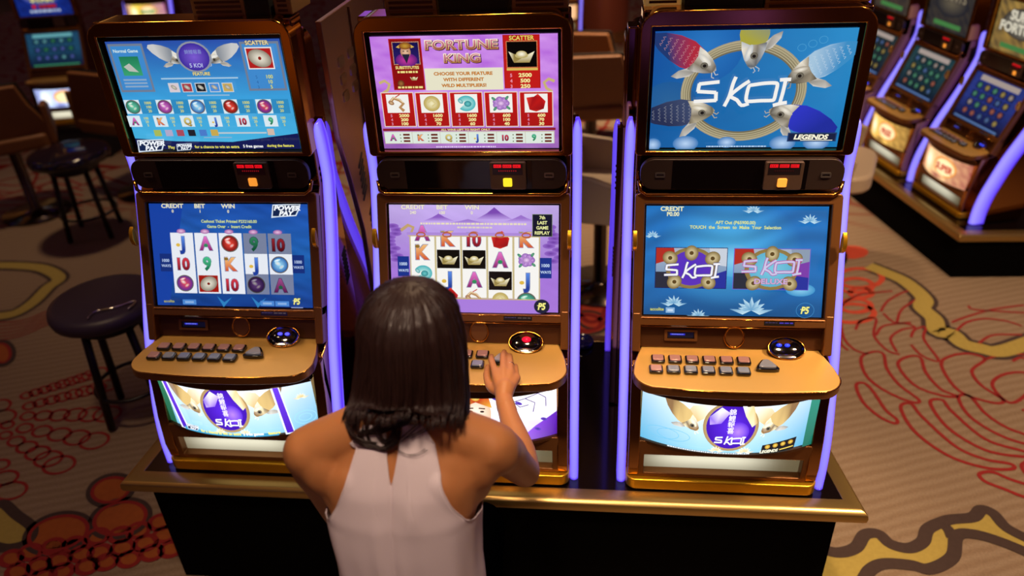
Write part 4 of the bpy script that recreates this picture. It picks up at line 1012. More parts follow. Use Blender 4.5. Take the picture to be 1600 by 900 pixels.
# halter top --------------------------------------------------------
AX = [(z+BZ, cx, cy) for z, cx, cy, _, _ in TORSO]
def axis(z):
    for a, b in zip(AX, AX[1:]):
        if a[0] <= z <= b[0]: t = (z-a[0])/(b[0]-a[0]); return Vector((lerp(a[1], b[1], t), lerp(a[2], b[2], t), z))
    return Vector((AX[0][1], AX[0][2], z)) if z < AX[0][0] else Vector((AX[-1][1], AX[-1][2], z))
def surf(z, th):
    """th from the back centre; +ve to the right. farthest hit of the torso"""
    o = axis(z); d = Vector((math.sin(th), -math.cos(th), 0)); src = o+d*.5
    h = BVT.ray_cast(src, -d, .6)
    p = h[0] if h[0] is not None else o+d*.07
    return p, d
def th_for_x(z, x):
    lo, hi = 0., 1.5
    for _ in range(18):
        m = (lo+hi)/2; p, d = surf(z, m)
        if p.x-axis(z).x < x: lo = m
        else: hi = m
    return lo
def interp(tab, z):
    for (a, b), (c, d) in zip(tab, tab[1:]):
        if a >= z >= c: return lerp(b, d, (a-z)/(a-c))
    return tab[0][1] if z > tab[0][0] else tab[-1][1]
EDGE_R = [(.760, .044), (.742, .056), (.72, .068), (.69, .079), (.65, .092), (.61, .108), (.57, .128), (.545, .145)]
EDGE_L = [(.760, .044), (.742, .052), (.72, .060), (.69, .070), (.65, .083), (.61, .099), (.57, .118), (.54, .134)]
SLIT = [(.760, .016), (.742, .014), (.70, .0095), (.67, .005), (.650, 0), (.0, 0)]
ZR = [.757-.006*i for i in range(37)]+[.534-.012*i for i in range(29)]
def cloth_pt(z, th, extra=0):
    p, d = surf(z+BZ, th)
    if z > .60:                                          # cloth lies flat across blades and spine
        pass
    lo = max(0, (.60-z)/.3)
    off = .006+.022*lo**1.15+extra
    off += .0035*min(1, lo*2.2)*math.sin(th*7+z*6+1.2*math.sin(z*9))*(1 if abs(th) > .15 else .3)+.0016*math.sin(th*17+z*10)*min(1, lo*2)
    off -= .0038*math.exp(-(th/.03)**2)*(z < .66)
    off += .004*math.exp(-((th-.35)/.18)**2-((z-.60)/.03)**2)
    return p+d*off
bm = bmesh.new()
for s, ED in ((1, EDGE_R), (-1, EDGE_L)):
    NB = 26
    bg, fg = [], []
    for z in ZR:
        if z > .536:
            t0 = th_for_x(z+BZ, interp(SLIT, z)) if interp(SLIT, z) > 0 else 0.
            te = th_for_x(z+BZ, interp(ED, z)); tf = .95*max(.35, min(1, (.76-z)/.14)); 
            k = max(0, min(1, (.560-z)/.022)); te = lerp(te, pi/2, k**2); ff = lerp(pi-tf, pi/2, k**2)
        else: t0, te, ff = 0., pi/2, pi/2
        bg.append([bm.verts.new(cloth_pt(z, s*lerp(t0, te, (j/NB)))) for j in range(NB+1)])
        fg.append([bm.verts.new(cloth_pt(z, s*lerp(ff, pi, j/NB))) for j in range(NB+1)])
    for G in (bg, fg):
        for A, B in zip(G, G[1:]):
            for j in range(NB): bm.faces.new((A[j], A[j+1], B[j+1], B[j]) if s > 0 else (A[j+1], A[j], B[j], B[j+1]))
bmesh.ops.remove_doubles(bm, verts=bm.verts, dist=.0004)
for _ in range(2): bmesh.ops.smooth_vert(bm, verts=[v for v in bm.verts if not v.is_boundary], factor=.5, use_axis_x=True, use_axis_y=True, use_axis_z=True)
top = new_obj('halter_top', bm, CLOTH, person, smooth=True)
sd_ = top.modifiers.new('thick', 'SOLIDIFY'); sd_.thickness = .0016; sd_.offset = 1
# piping along the armhole edges and slit
bm = bmesh.new()
for s, ED in ((1, EDGE_R), (-1, EDGE_L)):
    zs = [.757-.006*i for i in range(34)]
    tube(bm, [cloth_pt(z, s*th_for_x(z+BZ, interp(ED, z)), .0012) for z in zs], .0017, 6)
    zs = [.757-.006*i for i in range(18)]
    tube(bm, [cloth_pt(z, s*th_for_x(z+BZ, max(.0008, interp(SLIT, z))), .0008) for z in zs], .0011, 6)
new_obj('hem', bm, CLOTH, top, smooth=True)
# collar band round the neck
bm = bmesh.new(); rows = []
for i in range(6):
    z = .750+.0055*i+.002; row = []
    for j in range(61):
        th = lerp(.12, 2*pi-.12, j/60); o = axis(z+BZ); rx, ry = interp([(.80, .056), (.78, .058), (.745, .070)], z), interp([(.80, .058), (.78, .060), (.745, .068)], z)
        row.append(bm.verts.new(o+Vector((math.sin(th)*rx, -math.cos(th)*ry, 0))))
    rows.append(row)
for A, B in zip(rows, rows[1:]):
    for j in range(60): bm.faces.new((A[j], A[j+1], B[j+1], B[j]))
c_ = new_obj('collar', bm, CLOTH, top, smooth=True); sd_ = c_.modifiers.new('thick', 'SOLIDIFY'); sd_.thickness = .003
# ring on the ring finger
bm = bmesh.new(); a, b = mcp[2], pips[2]; ax_ = (b-a).normalized(); u_ = ax_.orthogonal().normalized(); w_ = ax_.cross(u_); c0 = a.lerp(b, .55)
tube(bm, [c0+(u_*math.cos(k*pi/10)+w_*math.sin(k*pi/10))*.0096 for k in range(20)], .0011, 6, True)
new_obj('finger_ring', bm, pm('silver', '#E0DCD4', .15, 1.), person, smooth=True)

# hair ---------------------------------------------------------------
# (z, cx, cy, half width, back radius, front radius)
HR = [(.999, .001, -.512, .004, .004, .004), (.994, .001, -.512, .034, .036, .030), (.982, .001, -.514, .060, .066, .050), (.960, .000, -.517, .080, .090, .070), (.930, -.001, -.520, .091, .104, .075),
      (.890, -.001, -.522, .096, .110, .06), (.850, -.003, -.526, .099, .112, .04), (.810, -.005, -.532, .103, .110, .03), (.775, -.007, -.540, .108, .104, .02), (.750, -.009, -.552, .112, .100, .02), (.735, -.011, -.562, .113, .104, .02)]
def hair_pt(t, th, lift=0.):
    """t 0 crown..1 ends; th angle from back centre"""
    f = t*(len(HR)-1); k = min(int(f), len(HR)-2); u = f-k
    z, cx, cy, w, rb, rf = [lerp(HR[k][i], HR[k+1][i], u) for i in range(6)]
    c, s_ = math.cos(th), math.sin(th)
    fr = max(0, -c)
    ry = rb if c > 0 else rf
    tw = th+.25*t*math.sin(th*2)
    amp = .0022*min(1, t*3)
    d = amp*(math.sin(tw*23+t*3)+.7*math.sin(tw*41-t*5+1)+.5*math.sin(tw*67+t*4))+lift
    d += .004*math.sin(tw*5+t*2.5+.6)*t
    x = (w+d)*s_; y = -(ry+d)*c
    z += .088*max(0, c)**.7*max(0, (t-.55)/.45)**1.3 if c > 0 else 0
    z += .005*math.sin(tw*7)*max(0, t-.85)*4+(.018*max(0, t-.8)*5*(-1 if s_ > .3 else .2)*abs(s_))*.6
    if s_ < -.2: z += .02*max(0, t-.7)*s_
    return Vector((cx+x, cy+y, z+BZ))
bm = bmesh.new(); NT, NS = 60, 150; G = []
for i in range(NT+1): G.append([bm.verts.new(hair_pt(i/NT, 2*pi*j/NS)) for j in range(NS)])
for A, B in zip(G, G[1:]):
    for j in range(NS): bm.faces.new((A[j], A[(j+1) % NS], B[(j+1) % NS], B[j]))
bm.faces.new(G[-1]); bm.faces.new(G[0][::-1])
rr = random.Random(11)
for i in range(520):
    th = rr.uniform(-2.0, 2.0); t0 = rr.uniform(.02, .5); t1 = rr.uniform(.93, 1.0); w = rr.uniform(-.12, .12); l0 = rr.uniform(-.001, .0035)
    P = [hair_pt(lerp(t0, t1, q/9), th+w*(q/9), l0*math.sin(pi*min(1, q/9+.1))) for q in range(10)]
    if rr.random() < .6:
        e = P[-1]; d = (P[-1]-P[-2]).normalized(); side = rr.uniform(-.3, .3)
        for q in range(1, 5): P.append(e+d*(.0045*q)+Vector((side*.012*q*.6, -.001*q, -.001*q*q)))
    tube(bm, P, [.0011]*(len(P)-2)+[.0007, .0003], 4, cap=False)
hair = new_obj('hair', bm, HAIRM, person, smooth=True)
# loose curls falling over the collar and left shoulder
bm = bmesh.new()
def back_surf(px, py, lift):
    d = ray(px, py).normalized(); h = BVT.ray_cast(CAM, d, 4)
    return (h[0] if h[0] is not None else CAM+d*1.55)-d*lift
LO = [[(552, 640), (545, 662), (550, 680), (566, 690), (590, 694)], [(560, 640), (556, 668), (568, 690), (592, 700), (612, 692), (624, 672)], [(580, 640), (570, 668), (576, 690), (598, 702), (618, 690), (622, 670)],
      [(610, 640), (600, 660), (582, 672), (560, 676)], [(640, 640), (628, 658), (610, 668), (586, 676), (564, 674)], [(660, 645), (640, 655), (620, 668), (612, 684), (600, 694)],
      [(690, 650), (668, 654), (644, 658), (626, 668)], [(680, 648), (660, 660), (640, 676), (624, 690)], [(700, 652), (676, 664), (652, 676), (636, 684)], [(556, 650), (550, 672), (558, 688), (576, 697), (600, 699), (616, 690)],
      [(618, 702), (636, 712), (654, 712), (668, 704)], [(545, 640), (540, 660), (546, 676), (556, 684)], [(600, 645), (590, 672), (600, 690), (616, 684)]]
for q, L in enumerate(LO):
    for k in range(7 if q not in (7, 8, 10) else 2):
        ox, oy = rr.uniform(-5, 5), rr.uniform(-3, 3)
        P = spline([back_surf(x+ox*(1-.4*i/len(L)), y+oy, .012+.004*rr.random()) for i, (x, y) in enumerate(L)], 5)
        tube(bm, P, [.0011 if q != 10 else .0005]*(len(P)-2)+[.0007, .0003], 4, cap=False)
new_obj('loose_curls', bm, HAIRM, hair, smooth=True)
# ------------------------------------------------------------------ bank of three machines and its base
def platform(name, pts, z1, th, plinth, label, group=None, rail_w=.05):
    R = empty(name, label, 'platform', (0, 0, 0), group=group)
    n = len(pts)
    ctr = Vector((sum(p[0] for p in pts)/n, sum(p[1] for p in pts)/n))
    def inset(d):
        out = []
        for i in range(n):
            a, b, c = Vector(pts[i-1]), Vector(pts[i]), Vector(pts[(i+1) % n])
            e1 = (b-a).normalized(); e2 = (c-b).normalized(); n1 = Vector((-e1.y, e1.x)); n2 = Vector((-e2.y, e2.x))
            k = 1+n1.dot(n2); out.append(b+(n1+n2)*d/k)
        return out
    inn = inset(rail_w)
    bm = bmesh.new(); prism(bm, [tuple(p) for p in inn], z1-.02, z1-.002, lambda x, y, h: (x, y, h)); new_obj('platform_top', bm, BLACKTOP, R)
    bm = bmesh.new()
    rings = []
    prof = [(rail_w+.004, z1-.03), (rail_w+.004, z1), (.012, z1)]+[(-.014+.026*(1-math.cos(0))-0+.026*(1-math.sin(a)) - .0, z1-.030+.030*math.sin(a)+0) for a in []]
    prof = [(rail_w+.004, z1-.04), (rail_w+.004, z1-.001), (.022, z1-.001), (.010, z1-.004), (.002, z1-.012), (0, z1-.024), (.002, z1-.038), (.010, z1-.048), (.03, z1-.052), (.03, z1-.04)]
    for d, z in prof: rings.append([bm.verts.new((p.x, p.y, z)) for p in inset(d)])
    for A, B in zip(rings, rings[1:]+rings[:1]):
        for i in range(n): bm.faces.new((A[i], A[(i+1) % n], B[(i+1) % n], B[i]))
    new_obj('rail', bm, RAILG, R, bevel=.002)
    bm = bmesh.new(); prism(bm, [tuple(p) for p in inset(plinth)], 0, z1-.045, lambda x, y, h: (x, y, h)); new_obj('plinth', bm, PLINTH, R)
    return R
PLINTH = pm('plinth_black', '#030202', .9); PLINTH.node_tree.nodes['Principled BSDF'].inputs['Specular IOR Level'].default_value = .05
BLACKTOP = pm('gloss_black_top', '#0C0708', .12, 0, coat=.4, rnoise=.05)
platform('slot_platform', [(-1.125, -.082), (1.118, -.076), (1.0, .79), (-1.06, .79)], BZ, .05, .055, 'black topped platform with gold rail under the three near machines')
G1 = 'near row of slot machines'
ML = slot_machine((-.709, 0, BZ), 0, 1, 'leftmost near slot machine, koi paytable above a blue screen with five reels', top_left, low_left, belly_left, G1, cup='#4A48FF', key='main')
MM = slot_machine((0, 0, BZ), 0, 1, 'middle slot machine with pink FORTUNE KING paytable above purple reels', top_mid, low_mid, belly_mid, G1, cup='#E8102A', lamp='#E8D828')
MR = slot_machine((.71, 0, BZ), 0, 1, 'right slot machine with large 5 KOI fish screen and two game choices below', top_right, low_right, belly_right, G1, lamp='#F09838')
gt = lambda s: (lambda: generic_top([s] if s else [], '#2A3A6A', '#6A3A7A', '#E8C050', 4))
for x, nm in ((-.739, 'behind the leftmost near machine'), (-.03, 'behind the middle near machine'), (.68, 'behind the right near machine')):
    slot_machine((x, .712, BZ), pi, 1, 'rear slot machine standing back to back '+nm, gt(''), lambda: generic_low('#203A7A', ['#C83A3A', '#3A8AC8', '#E8C050'], 5), lambda: generic_belly('', '#3A7AC8', '#1A2A6A', '#FFFFFF'), 'rear row of slot machines', detail=False, front=False, scrm=DIMM, belm=DIMM).scale.z = .955
BRASS = pm('brass_painted_glow', '#E8C070', .25, 1., emi=.25, ecol='#C89850'); BRASSD = pm('dull_brass', '#B08A50', .4, .6)  # first brass has emission painted in, standing in for light on it
R = empty('divider_panel', 'tall bronze partition with slanted vents between the leftmost and middle near machines', 'partition', (-.405, 0, BZ))
bm = bmesh.new(); prism(bm, [(.47, .0), (.47, .60), (.42, .80), (.372, .95), (.372, 1.27), (1.02, 1.27), (1.02, 0)], -.008, .008, lambda y, z, h: (h, y, z)); new_obj('sheet', bm, pm('partition_bronze', '#C89A78', .22, .8, rnoise=.08, nscale=3), R, bevel=.002)
bm = bmesh.new(); tube(bm, [(.010, .62, .02), (.010, .62, 1.26)], .004, 6); new_obj('seam', bm, BRONZED, R)
for zz, cnt, yy in ((.99, 5, .68), (.80, 6, .50), (.62, 6, .54)):
    bm = bmesh.new()
    for k in range(cnt): prism(bm, [(yy, zz-k*.022), (yy+.05, zz+.03-k*.022), (yy+.05, zz+.038-k*.022), (yy, zz+.009-k*.022)], .0085, .010, lambda y, z, h: (h, y, z))
    new_obj('vent', bm, BLACKM, R)
for yy in (.46, .56):
    bm = bmesh.new()
    for k in range(3): prism(bm, rrect(yy, yy+.05, 1.02+k*.05, 1.05+k*.05, .008, 3), .0085, .011, lambda y, z, h: (h, y, z))
    new_obj('chrome_louvre', bm, CHROME, R)
# brass cover plates and black boxes on the tops
def plate(x0, x1, y0, y1, z0, h, mat, name, label, louv=True):
    R = empty(name, label, 'top cover' if 'cover' in name else 'box', ((x0+x1)/2, (y0+y1)/2, z0)); w, d = (x1-x0)/2, (y1-y0)/2
    bm = bmesh.new(); box(bm, -w, w, -d, d, 0, h); new_obj('casing', bm, mat, R, bevel=.004)
    if louv:
        bm = bmesh.new()
        for k in range(3): box(bm, -w+.012, w-.012, -d-.003, -d+.002, .008+k*.012, .014+k*.012)
        new_obj('louvre', bm, BRONZED, R)
for cx, nm in ((-.709, 'leftmost'), (0, 'middle'), (.71, 'right')):
    a_, b_, c_, d_, e_, f_ = {-.709: (0, .145, .15, .215, .22, .268), 0: (-.2, -.065, -.06, .115, .12, .262), .71: (-.265, -.175, -.17, .015, .02, .265)}[cx]
    plate(cx+a_, cx+b_, .30, .345+.10, BZ+1.303, .05, BRASS if cx > .5 else BRASSD, 'brass_cover', 'louvred brass cover on top of the %s near machine, left end' % nm)
    plate(cx+c_, cx+d_, .285, .43, BZ+1.303, .045, BLACKM, 'black_box', 'black box on top of the %s near machine' % nm, False)
    plate(cx+e_, cx+f_, .30, .445, BZ+1.303, .04, BRASSD, 'brass_cover', 'louvred brass cover on top of the %s near machine, right end' % nm)

# ------------------------------------------------------------------ right-hand bank
sc = .84; RA = -1.354; dv = Vector((math.cos(RA), math.sin(RA))); nv = Vector((-dv.y, dv.x)); rz = math.atan2(dv.y, dv.x)
C0 = z2(1513, 351, -.22); SPN = .70*sc
def rb(k): p = Vector((C0.x, C0.y))-dv*(k+.5)*SPN; return (p.x, p.y, BZ-.22)
o_ = .7/2
G2 = 'slot machines in the right hand bank'
RBM = [('FORTUNE', '#C8A050', '#3A3430', '#F0E8D0', '#2A3A8A', 'slot machine nearest in the right hand bank, round FORTUNE top sign', ('#F0C088', '#8A2A3A')),
       ('GIANTS', '#4A4238', '#1E222E', '#8A7E68', '#22424A', 'second slot machine of the right hand bank, dark top screen and orange glass', ('#F4C060', '#5A3A1A')),
       ('', '#5A4A3A', '#22262E', '#8A6A5A', '#22343A', 'third slot machine of the right hand bank, mostly hidden behind the right near machine', ('#C86A28', '#3A2A1A')),
       ('', '#3A3A4A', '#1A1E2E', '#8A6A5A', '#22343A', 'far slot machine at the hidden end of the right hand bank', ('#C86A28', '#3A2A1A'))]
for k, (t, c1, c2, tc, lo, lb, bc) in enumerate(RBM):
    slot_machine(rb(k), rz, sc, lb, (lambda t=t, c1=c1, c2=c2, tc=tc: generic_top(['SUPER', t] if t == 'FORTUNE' else [t] if t else [], c1, c2, tc, k)), (lambda lo=lo, k=k: generic_low(lo, ['#B8A8A0', '#5A7AB0', '#B86A5A', '#5AA080', '#B8A05A'], k)),
                 (lambda bc=bc, k=k: generic_belly('SUPER' if k == 0 else 'FREE' if k == 1 else '', bc[0], bc[1], '#B83A28')), G2, detail=(k < 3), scrm=DIMM, belm=BELLYM, strips=((-o_, 1), (o_, 1)) if k == 0 else ((-o_, 1),), sw=.045, sd=.06, cup='#3848F0')
P0 = Vector((C0.x, C0.y))
pA = P0+dv*.10-nv*.11; pB = P0-dv*(4*SPN+.1)-nv*.11; pC = pB+nv*1.1; pD = pA+nv*1.4+dv*.25
platform('slot_platform', [tuple(pA), tuple(pD), tuple(pC), tuple(pB)], BZ-.22, .05, .04, 'black topped platform with gold rail under the right hand bank')

# ------------------------------------------------------------------ far machines
def far(px, py, z, rzz, lab, t, c1, c2, tc, lo, s=.84, bt='', bc=('#C8D8FF', '#3A3A9A')):
    p = z2(px, py, z); slot_machine((p.x, p.y, BZ-.22), rzz, s, lab, lambda: generic_top(t, c1, c2, tc, 9), lambda: generic_low(lo, ['#6AB0B8', '#3A8A60', '#5A6AC0'], 3, 3), lambda: generic_belly(bt, bc[0], bc[1], '#2A7A3A'), 'far slot machines', detail=False, scrm=DIMM, belm=BELLYM, strips=((-.285, 1), (.285, 1)) if bt or z < 0 else ())
    R = bpy.data.objects.get('slot_platform')
far(72, 80, .36, .22, 'dark slot machine at far left with STAR on its top screen', ['STAR'], '#0E1A5A', '#1A3AA8', '#F0E8A0', '#1E4A6A')
far(238, 52, -.22, .1, 'far slot machine with gold and purple MONEY glass above the leftmost near machine', ['MONEY'], '#A8801E', '#6A2A8A', '#F4E070', '#6A4A2A', .95, 'MONEY', ('#E8C838', '#8A2A9A'))
far(872, 52, -.22, -.1, 'far slot machine glimpsed between the middle and right near machines', [], '#E8D8B0', '#C8862A', '#B83A28', '#C86A2A', .84, '', ('#F4E8D0', '#D88A2A'))
def block(name, label, cat, x0, x1, y0, y1, z0, z1, mat, bv=.01):
    R = empty(name, label, cat, ((x0+x1)/2, (y0+y1)/2, z0)); w, d = (x1-x0)/2, (y1-y0)/2
    bm = bmesh.new(); box(bm, -w, w, -d, d, 0, z1-z0-.03); new_obj('body', bm, mat, R, bevel=bv)
    bm = bmesh.new(); box(bm, -w-.02, w+.02, -d-.02, d+.02, z1-z0-.03, z1-z0); new_obj('top', bm, BLACKG, R, bevel=.004)
for q, nm in (((72, 80, .36), 'under the far left STAR machine'), ((238, 52, -.22), 'under the far MONEY machine'), ((872, 52, -.22), 'under the far machine glimpsed behind the gap')):
    p = z2(*q); block('machine_stand', 'dark stand '+nm, 'stand', p.x-.27, p.x+.27, p.y-.03, p.y+.36, 0, BZ-.22, BLACKM)

# ------------------------------------------------------------------ stools, chairs, column
LEATH = pm('brown_leather', '#7A4C24', .55, noise=.1)
STBLK = pm('stool_black', '#120E12', .35, .2)
def stool(name, loc, r, h, label, rz=0, gloss=False, group=None, legs=True):
    R = empty(name, label, 'stool', loc, rz, group=group)
    bm = bmesh.new(); lathe(bm, [(0, h-.075), (r*.8, h-.075), (r*.97, h-.06), (r, h-.035), (r*.97, h-.008), (r*.85, h), (0, h+.002)], 40); new_obj('seat', bm, STSEATG if gloss else STSEAT, R, smooth=True)
    bm = bmesh.new(); lathe(bm, [(r*.55, h-.13), (r*.62, h-.12), (r*.62, h-.075), (0, h-.075)], 28); new_obj('seat_support', bm, STBLK, R)
    for k in range(4):
        a = pi/4+k*pi/2; x, y = math.cos(a), math.sin(a); bm = bmesh.new(); tube(bm, [(x*r*.55, y*r*.55, h-.1), (x*r*.74, y*r*.74, .012)], .017, 10); new_obj('leg', bm, STBLK, R, smooth=True)
    bm = bmesh.new(); n = 32; tube(bm, [(r*.70*math.cos(2*pi*k/n), r*.70*math.sin(2*pi*k/n), .17) for k in range(n)], .009, 8, True); new_obj('foot_ring', bm, STBLK, R, smooth=True)
    return R
STSEAT = pm('stool_seat', '#33283A', .45, noise=.1); STSEATG = pm('stool_seat_gloss', '#1A1626', .1, coat=.5)
stool('stool', (-1.68, .826, 0), .215, .60, 'round dark stool left of the leftmost near machine, bent wire lying on it', .35)
p = z2(105, 235, .08); stool('stool', (p.x, p.y, 0), .24, .58, 'round glossy topped stool in front of the far left machine', .3, True)
bm = bmesh.new(); a_, b_ = z2(148, 487, .108), z2(212, 470, .108); tube(bm, spline([a_+Vector((-.0, -.05, 0)), a_, a_.lerp(b_, .5)+Vector((0, -.01, 0)), b_, b_+Vector((0, -.06, 0))], 4), .004, 6)
tag(new_obj('wire_handle', bm, CHROME, smooth=True), 'thin bent wire lying on the round dark stool', 'wire')
stool('stool', (-.045, -.70, 0), .20, .475, 'plain round stool under the seated woman, mostly hidden by her')
def casino_chair(loc, rz, label, mat=None, trim=None):
    R = empty('casino_chair', label, 'chair', loc, rz, group='padded casino chairs in the background'); mat = mat or LEATH; trim = trim or BLACKM
    def shell(name, mt, d0, d1, ex, cutout):
        bm = bmesh.new(); f = lambda x, z, h: (x, .22+h+.25*x*x*0-.9*x*x, z)
        top_ = [(-.25-ex, .50), (-.27-ex, .66), (-.20-ex, .80), (-.165-ex, .93+ex), (.165+ex, .93+ex), (.20+ex, .80), (.27+ex, .66), (.25+ex, .50)]
        prism(bm, top_, d0, d1, f); bmesh.ops.subdivide_edges(bm, edges=[e for e in bm.edges], cuts=0)
        return new_obj(name, bm, mt, R, bevel=.015, seg=3)
    shell('backrest', mat, -.03, .035, 0, False); shell('back_trim', trim, .0, .012, .014, False)
    bm = bmesh.new(); prism(bm, rrect(-.25, .25, -.26, .22, (.12, .12, .05, .05)), .50, .60, lambda x, y, h: (x, y, h)); new_obj('seat', bm, mat, R, bevel=.025, seg=3)
    for s in (-1, 1):
        bm = bmesh.new(); prism(bm, [(-.16, .52), (-.18, .70), (.0, .76), (.2, .78), (.2, .52)], .25*s, .29*s, lambda y, z, h: (h, y, z)); new_obj('arm', bm, mat, R, bevel=.012)
    bm = bmesh.new(); lathe(bm, [(.035, .5), (.035, .05), (.05, .03), (.22, .015), (.22, 0), (0, 0)], 28); new_obj('pedestal', bm, CHROMED, R, smooth=True)
CHROMED = pm('dark_chrome', '#5A5048', .2, 1.)
p = z2(925, 155, .10); casino_chair((p.x, p.y+.05, 0), pi+.1, 'brown padded chair seen between the middle and right machines, the nearer one', None)
p = z2(922, 80, .25); casino_chair((p.x, p.y, 0), pi-.15, 'brown padded chair behind the nearer brown chair in the gap right of the middle machine')
p = z2(8, 205, .1); casino_chair((p.x, p.y, 0), pi+.6, 'dark brown padded chair at the far left edge')
p = z2(156, 150, .28); casino_chair((p.x, p.y+.22, 0), pi-.3, 'brown padded chair behind the glossy stool')
CREAM = pm('cream_vinyl', '#B8A48C', .5)
p = z2(1330, 310, -.1); casino_chair((p.x-.15, p.y+.1, 0), 1.2, 'cream padded chair behind the right near machine, only its rounded arm showing', CREAM)
p = z2(932, 380, -.15); casino_chair((p.x+.02, p.y+.15, 0), 1.4, 'cream padded chair in the gap beside the right near machine', CREAM)
p = z2(942, 60, -.5)
R = empty('column', 'reddish brown round column at the back between the middle and right machines', 'column', (p.x, p.y, 0))
bm = bmesh.new(); lathe(bm, [(.30, 0), (.30, 3.2)], 40); new_obj('shaft', bm, pm('red_brown_column', '#8A4632', .3, .2, noise=.1, nscale=3), R, smooth=True)
bm = bmesh.new(); lathe(bm, [(.33, 0), (.33, .12), (.30, .13)], 40); new_obj('base', bm, BRONZE, R, smooth=True)
bm = bmesh.new()
q = z2(930, 522, 0.0)
lathe(bm, [(0, 0), (.042, 0), (.045, .008), (.045, .02), (.038, .022), (.034, .01), (0, .008)], 28, (0, 0, 0)); o = new_obj('ashtray', bm, pm('dark_blue_dish', '#14143A', .15), smooth=True, loc=(.295, .715, BZ)); tag(o, 'small dark round ashtray on the platform between the middle and right machines', 'ashtray')

# ------------------------------------------------------------------ floor
def carpet_mat():
    m = bpy.data.materials.new('carpet'); m.use_nodes = True; nt = m.node_tree; N = nt.nodes; L = nt.links; b = N['Principled BSDF']; b.inputs['Roughness'].default_value = .95; b.inputs['Specular IOR Level'].default_value = .1
    tc = N.new('ShaderNodeTexCoord')
    mp = N.new('ShaderNodeMapping'); mp.inputs['Rotation'].default_value = (0, 0, -.35); L.new(tc.outputs['Object'], mp.inputs['Vector'])
    wv = N.new('ShaderNodeTexWave'); wv.bands_direction = 'Y'; wv.inputs['Scale'].default_value = 7.5; wv.inputs['Distortion'].default_value = 1.6; wv.inputs['Detail'].default_value = 2; wv.inputs['Detail Scale'].default_value = 1.0
    L.new(mp.outputs[0], wv.inputs['Vector'])
    nz = N.new('ShaderNodeTexNoise'); nz.inputs['Scale'].default_value = 130; nz.inputs['Detail'].default_value = 4; L.new(tc.outputs['Object'], nz.inputs['Vector'])
    n2 = N.new('ShaderNodeTexNoise'); n2.inputs['Scale'].default_value = .9; L.new(tc.outputs['Object'], n2.inputs['Vector'])
    mx = N.new('ShaderNodeMix'); mx.data_type = 'RGBA'; mx.inputs[6].default_value = (*lin('#98806A'), 1); mx.inputs[7].default_value = (*lin('#A48E78'), 1); L.new(wv.outputs['Fac'], mx.inputs[0])
    m2 = N.new('ShaderNodeMix'); m2.data_type = 'RGBA'; m2.blend_type = 'MULTIPLY'; m2.inputs[0].default_value = .45; L.new(mx.outputs[2], m2.inputs[6]); L.new(nz.outputs['Fac'], m2.inputs[7])
    # faint red scrollwork and rust islands away from the near motifs
    vo = N.new('ShaderNodeTexVoronoi'); vo.feature = 'DISTANCE_TO_EDGE'; vo.inputs['Scale'].default_value = 3.2; L.new(tc.outputs['Object'], vo.inputs['Vector'])
    r1 = N.new('ShaderNodeMapRange'); r1.inputs['From Min'].default_value = .03; r1.inputs['From Max'].default_value = .05; r1.inputs['To Min'].default_value = 1; r1.inputs['To Max'].default_value = 0; L.new(vo.outputs['Distance'], r1.inputs['Value'])
    sp = N.new('ShaderNodeSeparateXYZ'); L.new(tc.outputs['Object'], sp.inputs[0])
    r2 = N.new('ShaderNodeMapRange'); r2.inputs['From Min'].default_value = 2.6; r2.inputs['From Max'].default_value = 3.4; L.new(sp.outputs['Y'], r2.inputs['Value'])
    mm = N.new('ShaderNodeMath'); mm.operation = 'MULTIPLY'; L.new(r1.outputs[0], mm.inputs[0]); L.new(r2.outputs[0], mm.inputs[1])
    m3 = N.new('ShaderNodeMix'); m3.data_type = 'RGBA'; L.new(mm.outputs[0], m3.inputs[0]); L.new(m2.outputs[2], m3.inputs[6]); m3.inputs[7].default_value = (*lin('#7A1A14'), 1)
    L.new(m3.outputs[2], b.inputs['Base Color'])
    bp = N.new('ShaderNodeBump'); bp.inputs['Strength'].default_value = .4; bp.inputs['Distance'].default_value = .004; L.new(nz.outputs['Fac'], bp.inputs['Height']); L.new(bp.outputs[0], b.inputs['Normal'])
    return m
CM = [carpet_mat(), pm('pile_red', '#8E1E1E', .95, noise=.25, nscale=90), pm('pile_olive', '#A8944A', .95, noise=.15, nscale=60), pm('pile_umber', '#40302C', .95, noise=.2, nscale=60), pm('pile_rust', '#A0521E', .95, noise=.2, nscale=40), pm('pile_coral', '#C0452E', .95, noise=.2, nscale=50)]
bm = bmesh.new(); box(bm, -9, 9, -4, 14, -.05, 0)
def fp(q): return [atz(x, y, 0) for x, y in q]
def ribbon(q, w, mi, closed=False, h=.002, sm=6):
    P = spline(fp(q), sm, closed); m = len(P); vs = []
    for i in range(m):
        a = P[(i-1) % m] if closed or i else P[i]; b = P[(i+1) % m] if closed or i < m-1 else P[i]; t = (b-a); t.z = 0; t = t.normalized() if t.length else Vector((1, 0, 0)); n_ = Vector((-t.y, t.x, 0))*w/2
        vs.append((bm.verts.new(P[i]+n_+Vector((0, 0, h))), bm.verts.new(P[i]-n_+Vector((0, 0, h)))))
    for i in range(m if closed else m-1):
        A, B = vs[i], vs[(i+1) % m]; bm.faces.new((A[0], A[1], B[1], B[0])).material_index = mi
def patch(q, mi, h=.0015):
    P = spline(fp(q), 5, True); f_ = bm.faces.new([bm.verts.new(p+Vector((0, 0, h))) for p in P]); f_.material_index = mi
K = lambda L, x0=1250, y0=380, s=1.7314: [(x0+a/s, y0+b/s) for a, b in L]
